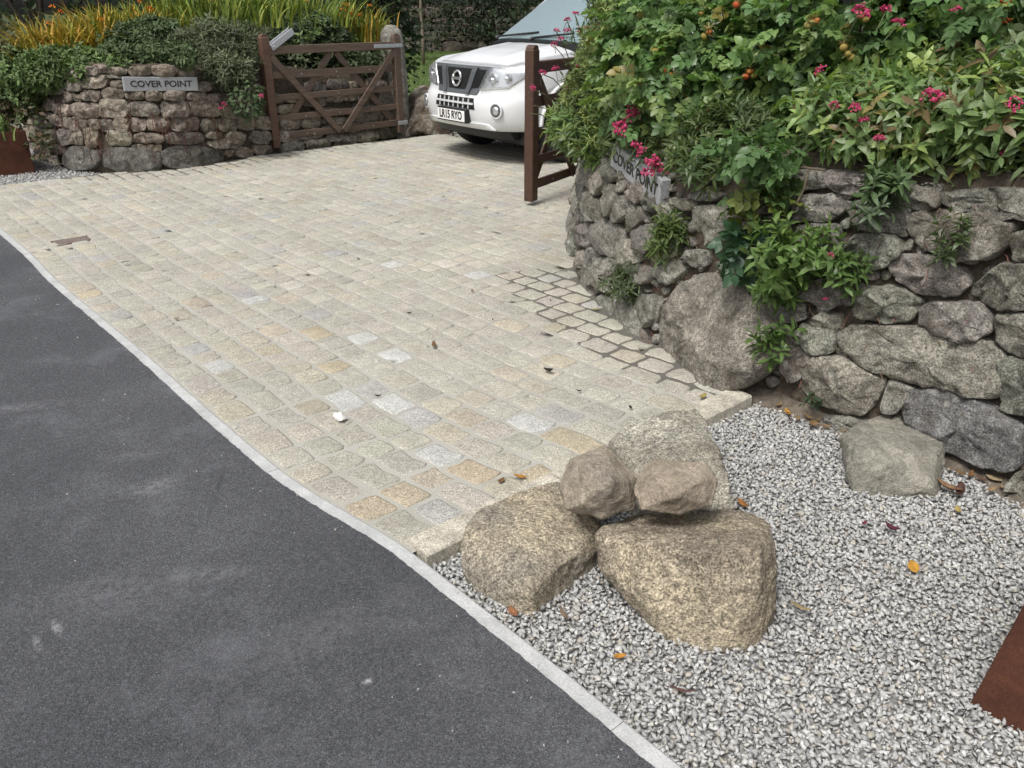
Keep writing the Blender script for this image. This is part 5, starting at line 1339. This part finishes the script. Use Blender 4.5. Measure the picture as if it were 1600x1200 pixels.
# ---- left bed
def grass_clump(label, base, n, h, cols, spread=.3, lean=.45, name='montbretia_clump', cat='montbretia', group=None, w=.011, flowers=0, parent=None):
    base = np.array(base, float)
    r = empty(name, base, label=label, cat=cat, group=group) if parent is None else parent
    V = []; F = []; Co = []
    for k in range(n):
        a_ = random.uniform(0, 6.28); q = np.array([random.gauss(0, spread), random.gauss(0, spread * .7), 0]); hh = h * random.uniform(.6, 1.1); ln = lean * random.uniform(.2, 1.4); d = np.array([math.cos(a_), math.sin(a_), 0]) * ln + q * .5; sd_ = np.array([-math.sin(a_), math.cos(a_), 0])
        c = np.array(random.choice(cols)) * random.uniform(.75, 1.25); b = len(V); ns = 5
        for j in range(ns + 1):
            t_ = j / ns; p = q + d * hh * t_ ** 1.8 + np.array([0, 0, hh * (t_ - .42 * ln * t_ ** 3)]); ww = w * (1 - t_ ** 2.2) + .001
            V += [p + sd_ * ww, p - sd_ * ww]; Co += [c, c]
            if j: F.append((b + 2 * j - 2, b + 2 * j - 1, b + 2 * j + 1, b + 2 * j))
    obj('blades', mesh('blades', V, F, M_LEAFD, Co), r, kind='stuff')
    for k in range(flowers):
        o = bpy.data.objects.new('flower_head', random.choice(ME_FLC)); C.objects.link(o); o.parent = r
        o.location = (random.gauss(0, spread * 1.1), random.gauss(0, spread * .6) - .1, h * random.uniform(.6, .95)); s_ = random.uniform(1.2, 2.0); o.scale = (s_, s_, s_ * 1.3)
    return r
YG = [(.30, .26, .04), (.38, .28, .04), (.22, .22, .04), (.45, .27, .05)]
GG = [(.13, .19, .035), (.17, .22, .04), (.10, .15, .03), (.22, .25, .045)]
MG = 'montbretia clumps on the left wall bed'
grass_clump('withering yellow orange montbretia clump at the left end of the bed', P(112, 94, 9.4), 560, .5, YG + [(.40, .24, .06)], .24, .8, group=MG, flowers=2)
grass_clump('yellow green montbretia clump above the left house sign', P(185, 68, 9.8), 520, .46, YG + YG + GG, .26, .65, group=MG, flowers=4)
grass_clump('bright green montbretia clump left of the gate top with orange flowers', P(325, 42, 10.6), 560, .45, GG, .36, .45, group=MG, flowers=9)
grass_clump('bright green montbretia clump right behind the gate latch', P(440, 42, 11.2), 560, .48, GG, .4, .45, group=MG, flowers=10)
grass_clump('small montbretia clump with red seed heads beside the stone gate post', P(548, 66, 11.6), 300, .5, GG + YG, .2, .6, group=MG, flowers=8)
SHG = 'shrubs on the left wall bed'
DK = [(.065, .09, .05), (.08, .105, .06), (.05, .072, .045)]
MD = [(.11, .165, .058), (.135, .195, .07), (.09, .135, .052)]
plant('shrub', 'grey green spreading shrub hanging over the wall right of the left house sign', 'shrub', P(345, 130, 9.7), [(P(335, 82, 9.7), (.42, .4, .27)), (P(385, 75, 10.3), (.32, .3, .24)), (P(270, 82, 9.5), (.3, .3, .14)), (P(350, 112, 9.35), (.26, .2, .17))], 3600, T_NARROW, .085, [(.12, .145, .08), (.145, .17, .10), (.10, .12, .07)], M_LEAFD, stems=20, front=.3, group=SHG)
plant('shrub', 'mid green leafy shrub over the left end of the wall below the yellow clump', 'shrub', P(110, 165, 9.0), [(P(88, 112, 8.95), (.34, .3, .19)), (P(142, 112, 8.85), (.22, .22, .13)), (P(45, 125, 9.2), (.25, .3, .28)), (P(118, 96, 8.9), (.2, .12, .11)), (P(150, 98, 8.85), (.2, .12, .10)), (P(185, 104, 8.75), (.12, .08, .06))], 3600, T_WHORL, .085, MD, M_LEAFD, stems=16, front=.4, group=SHG)
plant('shrub', 'light green low shrub between the two yellow clumps', 'shrub', P(215, 70, 9.8), [(P(205, 72, 9.25), (.26, .22, .16)), (P(245, 62, 9.6), (.3, .3, .2)), (P(195, 86, 9.1), (.24, .15, .10)), (P(265, 84, 9.3), (.24, .15, .10)), (P(225, 84, 9.15), (.24, .15, .10)), (P(185, 88, 8.9), (.2, .1, .09)), (P(230, 90, 8.93), (.2, .1, .07)), (P(278, 92, 8.98), (.2, .1, .09))], 3600, T_WHORL, .08, [(.09, .125, .055), (.075, .11, .05)], M_LEAFD, stems=12, front=.4, group=SHG)
plant('shrub', 'dense green shrub behind the top rail of the open gate', 'shrub', P(480, 120, 11.2), [(P(475, 56, 11.0), (.5, .35, .24)), (P(440, 70, 10.9), (.3, .3, .25)), (P(515, 75, 11.2), (.3, .3, .3))], 3000, T_WHORL, .085, MD + DK, M_LEAFD, stems=16, front=.4, group=SHG)
plant('shrub', 'dull green shrub seen through the bars of the gate', 'shrub', P(500, 130, 11.0), [(P(450, 105, 10.75), (.45, .3, .22)), (P(530, 105, 11.1), (.4, .25, .22)), (P(570, 95, 11.4), (.3, .25, .22))], 2400, T_SMALL, .075, [(.09, .115, .06), (.075, .1, .05)], M_LEAFD, stems=10, front=.4, group=SHG)
s_, *_ = plant('shrub', 'small shrub with pink flowers on the wall between the sign and the gate', 'shrub', P(385, 165, 9.4), [(P(385, 155, 9.25), (.17, .13, .2))], 420, T_SMALL, .07, [(.085, .12, .06)], M_LEAFD, stems=10, front=.5, group=SHG)
attach(s_, ME_FL, 'flower_head', [(350, 163, 9.05), (408, 150, 9.05), (345, 170, 9.05)], 1.3)
plant('shrub', 'bronze and green straggly shrub at the left edge above the steel planter', 'shrub', P(20, 190, 9.6), [(P(15, 110, 9.4), (.28, .4, .5)), (P(-30, 120, 9.5), (.4, .4, .6)), (P(50, 190, 8.75), (.13, .12, .22)), (P(60, 230, 8.6), (.12, .1, .12))], 2200, T_SMALL, .075, [(.10, .085, .045), (.075, .09, .04), (.12, .08, .05), (.06, .08, .035)], M_LEAFD, stems=24, front=.4, group=SHG)
grass_clump('', (0, 0, 0), 160, .26, [(.10, .15, .045), (.12, .17, .05)], .13, .5, parent=pl).name
for ch in pl.children:
    if ch.name.startswith('blades'): ch.location = (.6, .33, .36); ch.scale = (1.4, .8, .9)
# ---- red valerian stalks (dead) on the left wall joints
mb = MB()
for k in range(90):
    u = random.uniform(85, 340); v = random.uniform(150, 230); l, z = LW.inv(u, v); a = LW.at(l, z, .05); b = LW.at(l + random.uniform(-.03, .03), z - random.uniform(.06, .2), .055)
    mb.tube([a - np.array(lw.location), (a + b) / 2 + rng.normal(0, .012, 3) - np.array(lw.location), b - np.array(lw.location)], .0035, 4, random.choice([(.13, .06, .045), (.10, .06, .045)]), cap=False)
mb.build('dead_creeper', M_TWIG, lw, kind='stuff')
# ---- rusty litter of dry stems in right wall joints
mb = MB()
for k in range(150):
    u = random.uniform(1000, 1590); v = random.uniform(300, 700); l, z = RW.inv(u, v); a = RW.at(l, z, .0); b = a + np.array([random.uniform(-.05, .05), -.05 - random.random() * .03, random.uniform(-.06, .03)])
    mb.tube([a - np.array(rw.location), (a + b) / 2 + rng.normal(0, .008, 3) - np.array(rw.location), b - np.array(rw.location)], .0016, 3, random.choice([(.14, .09, .06), (.18, .13, .08), (.2, .09, .07)]), cap=False)
mb.build('dry_stems', M_TWIG, rw, kind='stuff')

# ------------------------------------------------------------------ garden beyond
def lawn():
    V, F = grid_mesh(lambda u, v: (-9 + 16 * u, 12.6 + 21 * v, .03 + .02 * mnoise.noise(Vector((u * 9, v * 9, 0)))), 30, 30)
    struct('lawn', V, F, mat_plain('lawn', (.095, .14, .045), .95, 0, 4, .35, .5, .1))
    n = 32000; q = np.c_[rng.uniform(-5.5, 1, n), 12.6 + 20 * rng.random(n) ** 1.3, np.full(n, .03)]
    tri = (np.array([(-.5, 0, 0), (.5, 0, 0), (.15, .3, 1)]), np.array([(0, 1, 2)]))
    M = rand_rot(n); a_ = rng.uniform(0, 6.28, n); h_ = rng.uniform(.04, .09, n)
    M = np.zeros((n, 3, 3)); M[:, 0, 0] = np.cos(a_) * .014; M[:, 1, 0] = np.sin(a_) * .014; M[:, 0, 1] = -np.sin(a_) * .05; M[:, 1, 1] = np.cos(a_) * .05; M[:, 2, 2] = h_
    V, F, Co = scatter([tri], M, q, np.array([(.105, .155, .05), (.09, .135, .042), (.13, .175, .06)])[rng.integers(0, 3, n)])
    obj('grass', mesh('grass', V, F, M_LEAFD, Co), kind='stuff')
lawn()
BW = Wall([(6, 32.5), (1, 33), (-3, 33), (-7, 33), (-11, 32)], .05, [(0, 1.6), (1, 1.6)])
bw = empty('stone_wall', (-2, 33, 0), label='dim stone wall across the back of the lawn behind the car', cat='wall')
wall_core(BW, bw, M_SOIL, -.05, .3)
course_stones(BW, 3.5, 12.5, bw, M_FARWALL, [(.15, .135, .11), (.19, .165, .135), (.12, .11, .095)], (.16, .42), (.25, .8), .0, 1.6, .07, 14)
BG = 'dark hedge trees behind the garden'
def tree(label, c, r, N, size, cols, name='hedge_tree', trunk=.09, tm=T_SMALL, group=BG, cat='tree', front=.25):
    c = np.array(c, float); b = np.array([c[0], c[1], 0])
    q = empty(name, b, label=label, cat=cat, group=group)
    rr = np.array(r); blobs = [(c, rr)] + [(c + rng.normal(0, .5, 3) * rr, rr * random.uniform(.45, .65)) for _ in range(5)]
    pts, out = shell(blobs, N, .55, 1.0, .3, .1, random.uniform(0, 9), front); n = len(pts)
    M = basis(out * .5 + np.array([0, 0, .5]) + rng.normal(0, .5, (n, 3)), out + rng.normal(0, .8, (n, 3)) + (0, 0, -.4)) * (size * rng.uniform(.7, 1.3, n))[:, None, None]
    dr = np.array([mnoise.noise(Vector(p * 1.5)) for p in pts])
    V, F, Co = scatter(tm, M, pts - b, np.array(cols)[rng.integers(0, len(cols), n)] * ((1 + .5 * dr) * rng.uniform(.75, 1.25, n))[:, None])
    obj('crown', mesh('crown', V, F, M_LEAFD, Co, True), q)
    mb = MB(); mb.tube([(0, 0, -.1), (.03, 0, c[2] * .5), (0, .02, c[2])], [trunk, trunk * .8, trunk * .5], 8, (.09, .075, .06))
    for k in range(7):
        e = (pts[random.randrange(n)] - b); mb.tube([(0, 0, c[2] * .55), e * .6 + (0, 0, c[2] * .15), e], [trunk * .4, trunk * .25, trunk * .1], 5, (.09, .075, .06), cap=False)
    mb.build('trunk', M_TWIG, q, smooth=True)
    return q
DKT = [(.025, .04, .02), (.035, .052, .024), (.022, .034, .02)]
MDT = [(.04, .065, .03), (.055, .08, .035), (.03, .05, .025)]
tree('dark evergreen tree at the top left corner behind the bed', (-6.3, 11.8, 1.9), (1.5, 1.0, 1.5), 5200, .11, MDT + DKT)
tree('dark hedge tree behind the yellow green clumps', (-4.6, 13.2, 2.0), (1.3, .9, 1.6), 4200, .12, DKT)
tree('dark hedge tree behind the gate latch', (-3.0, 14.2, 1.9), (1.3, .9, 1.6), 4200, .12, DKT + MDT)
tree('leafy green tree above the stone gate post', (-2.35, 14.5, 1.6), (.75, .8, 1.2), 3200, .14, MDT)
tree('purple leaved shrub left of the thin sapling at the lawn edge', (-3.7, 27, 2.7), (1.3, 1.0, 1.2), 3000, .13, [(.05, .022, .03), (.04, .02, .022), (.06, .03, .03)], name='copper_shrub')
tree('dark ivy covered hedge over the back wall behind the car bonnet', (-.7, 32.2, 1.55), (2.5, .8, 1.15), 7500, .14, DKT)
tree('dark tall hedge beyond the back wall', (-4.4, 35, 2.6), (3.4, 1.2, 2.6), 5200, .2, DKT)
tree('second dark tall hedge beyond the back wall to the right', (.9, 35.5, 2.8), (3.4, 1.2, 2.8), 5200, .2, DKT)
tree('dark hedge behind the right hand roses', (4.6, 11, 2.0), (2.4, 1.2, 2.0), 5200, .15, DKT)
tree('dark hedge behind the car windscreen', (3.0, 17, 2.1), (2.6, 1.2, 2.1), 5200, .17, DKT)
q = empty('sapling', P(661, 88, 25) * (1, 1, 0), label='thin bare stemmed sapling on the lawn in front of the back wall', cat='tree')
mb = MB(); mb.tube([(0, 0, -.05), (.02, 0, .7), (-.01, 0, 1.5), (.02, 0, 2.4)], [.05, .045, .04, .025], 8, (.17, .14, .11)); mb.build('trunk', M_TWIG, q, smooth=True)
pts, out = shell([(np.array([0, 0, 2.6]), (.6, .6, .6))], 500, .3); n = len(pts)
V, F, Co = scatter(T_SMALL, basis(out + rng.normal(0, .5, (n, 3)), rng.normal(0, 1, (n, 3))) * .1, pts, np.tile((.05, .03, .03), (n, 1)))
obj('crown', mesh('crown', V, F, M_LEAFD, Co), q)

# ------------------------------------------------------------------ small things
# iron cover in the setts
dc = [G(*p) for p in ((90, 377), (131, 370), (136, 377), (96, 383))]
ic = np.mean(dc, 0)
cv = empty('drain_cover', (ic[0], ic[1], 0), math.atan2(EV[1], EV[0]) + math.radians(92), label='small rusty rectangular iron cover let into the setts near the road', cat='drain cover')
mb = MB(); mb.box((-.13, -.085, -.02), (.13, .085, .0055)); mb.build('frame', M_RUST, cv, bev=.003)
mb = MB(); mb.box((-.115, -.07, .0), (.115, .07, .0075)); mb.build('lid', mat_plain('rusty iron', (.16, .125, .11), .8, .1, 40, .3, .3), cv, bev=.002)
def fallen(u, v, size, col, label, z=.014, cat='leaf', group=None, curl=.35, name='fallen_leaf', wid=.45):
    p = G(u, v, z)
    n = 6; V = []; F = []
    for j in range(n + 1):
        t_ = j / n; w = wid * math.sin(math.pi * min(1, t_ * .9 + .06)) ** .8 * .5
        zz = curl * (t_ - .5) ** 2 * 1.6 + .03
        for q in (-1, -.5, 0, .5, 1): V.append(((t_ - .5), q * w, zz + curl * .9 * (abs(q) * w * 2) ** 1.6 + random.uniform(-.02, .02)))
    for j in range(n):
        for k in range(4): F.append((j * 5 + k, j * 5 + k + 1, (j + 1) * 5 + k + 1, (j + 1) * 5 + k))
    me = mesh(name, np.array(V) * size, F, M_PETAL, [np.array(col) * random.uniform(.7, 1.2) for _ in V], True)
    o = obj(name, me, None, p, (random.uniform(-.2, .2), random.uniform(-.2, .2), random.uniform(0, 6)), label=label, cat=cat, group=group)
    md = o.modifiers.new('t', 'SOLIDIFY'); md.thickness = .0008
    return o
OR, BR, DKB, YL = (.45, .22, .04), (.20, .11, .05), (.035, .025, .02), (.38, .30, .09)
fallen(1427, 887, .055, (.5, .27, .05), 'orange yellow leaf lying alone on open gravel between boulders and planter', -.015, wid=.6, curl=.2)
fallen(678, 540, .075, BR, 'long curled brown leaf on the setts in the middle of the drive', wid=.3)
fallen(858, 581, .055, DKB, 'black curled leaf on the setts left of the damp joints', curl=.8)
fallen(812, 746, .05, OR, 'tan leaf on the setts against the granite kerb, right one of two', .012)
fallen(783, 752, .04, BR, 'brown leaf on the setts by the kerb, left one of two', .012)
fallen(930, 484, .05, (.42, .38, .12), 'yellow leaf lying on the damp joints at the foot of the curved wall', .01)
fallen(1098, 620, .05, YL, 'yellowish leaf at the inner end of the granite kerb', .016)
fallen(738, 455, .04, (.35, .2, .13), 'pinkish brown leaf standing on the setts in the upper middle of the drive', curl=.6)
fallen(1160, 788, .05, (.36, .16, .05), 'rust brown leaf behind the largest boulder', -.012)
fallen(802, 958, .05, (.30, .14, .07), 'red brown leaf under the tip of the left boulder', -.012)
fallen(968, 1026, .035, OR, 'small orange leaf on the gravel in front of the largest boulder', -.014)
fallen(1392, 828, .05, (.12, .03, .05), 'dark maroon shrivelled flower on the gravel below the grey block', -.012, cat='flower', curl=.9, name='fallen_flower')
fallen(1350, 820, .028, (.16, .03, .05), 'little maroon petal left of the shrivelled flower', -.012, cat='flower', curl=.9, name='fallen_flower')
fallen(1250, 950, .06, (.34, .27, .15), 'pale straw coloured leaf at the right foot of the largest boulder', -.012, wid=.3)
fallen(1230, 645, .05, (.5, .27, .06), 'orange leaf among litter at the foot of the wall left of the grey block', -.012)
fallen(1270, 664, .07, (.24, .15, .08), 'big brown dead leaf among litter left of the grey block', -.012, wid=.55)
fallen(1480, 765, .09, (.24, .15, .09), 'large curled brown leaf at the right corner of the grey block', -.01, curl=.6)
fallen(1500, 770, .07, (.10, .05, .04), 'dark brown curled leaf right of the grey block', -.01, curl=.7)
fallen(1553, 750, .06, (.38, .30, .18), 'flat buff leaf on the litter near the right edge of the picture', -.01)
fallen(1497, 798, .045, (.42, .33, .12), 'yellow ochre leaf on the gravel in front of the litter by the wall', -.013)
fallen(1065, 1080, .07, (.15, .08, .07), 'dark twig like leaf on the gravel near the road edging', -.012, wid=.16)
fallen(880, 960, .05, (.23, .17, .12), 'brown grey leaf on the gravel between the two big boulders', -.012, wid=.3)
for u, v, lb in ((430, 450, 'tiny dark fragment on the setts below the pair of pale setts'), (500, 330, 'tiny dark fragment on the setts well in front of the left gate'), (860, 470, 'tiny dark fragment on the setts just left of the damp joints'), (700, 300, 'tiny dark fragment on the setts in front of the car number plate'), (590, 620, 'tiny dark fragment on the setts right of the square white sett'), (640, 490, 'tiny dark fragment in the middle of the drive above the long brown leaf'), (560, 405, 'tiny dark fragment left of a white sett in the upper drive'), (770, 500, 'tiny dark fragment between the brown leaf and the damp joints'), (905, 612, 'tiny dark fragment on the setts below the black curled leaf'), (365, 360, 'tiny dark fragment on the setts right of the iron cover, higher up'), (985, 638, 'dark fragment on the setts right behind the back slab of the heap')):
    fallen(u, v, random.uniform(.018, .03), DKB, lb, .010, curl=.8, name='leaf_fragment')
NTH = ['nearest', 'second', 'third', 'fourth', 'fifth', 'sixth', 'seventh', 'eighth']
for k in range(8):
    u = 1322 - k * 15; fallen(u, 672 - k * 5 + random.uniform(-8, 12), random.uniform(.025, .05), random.choice([BR, (.26, .18, .1), (.12, .07, .05), (.3, .2, .1)]), 'small dead leaf in the wall foot litter, %s leftward from the grey block' % NTH[k], -.012, group='dead leaves left of the grey block', curl=random.uniform(.2, .8))
for k in range(7):
    u = 1485 + k * 16; fallen(u, 742 + k * 4 + random.uniform(-10, 12), random.uniform(.025, .05), random.choice([BR, (.26, .18, .1), (.12, .07, .05), (.3, .2, .1)]), 'small dead leaf in the wall foot litter, %s rightward from the grey block' % NTH[k], -.012, group='dead leaves right of the grey block', curl=random.uniform(.2, .8))
# crumpled white scrap
pts = [G(530, 653, .02) + rng.normal(0, 1, 3) * (.02, .014, .008) for _ in range(26)]
rock('paper_scrap', pts, 'crumpled white scrap of paper on the setts near the pale square sett', mat_plain('white paper', (.75, .73, .7), .8, 0, 60, .15), (.62, .60, .57), .0025, .004, .009, cuts=0, fsc=.1, fk=.8, cat='litter')
bpy.context.view_layer.update()
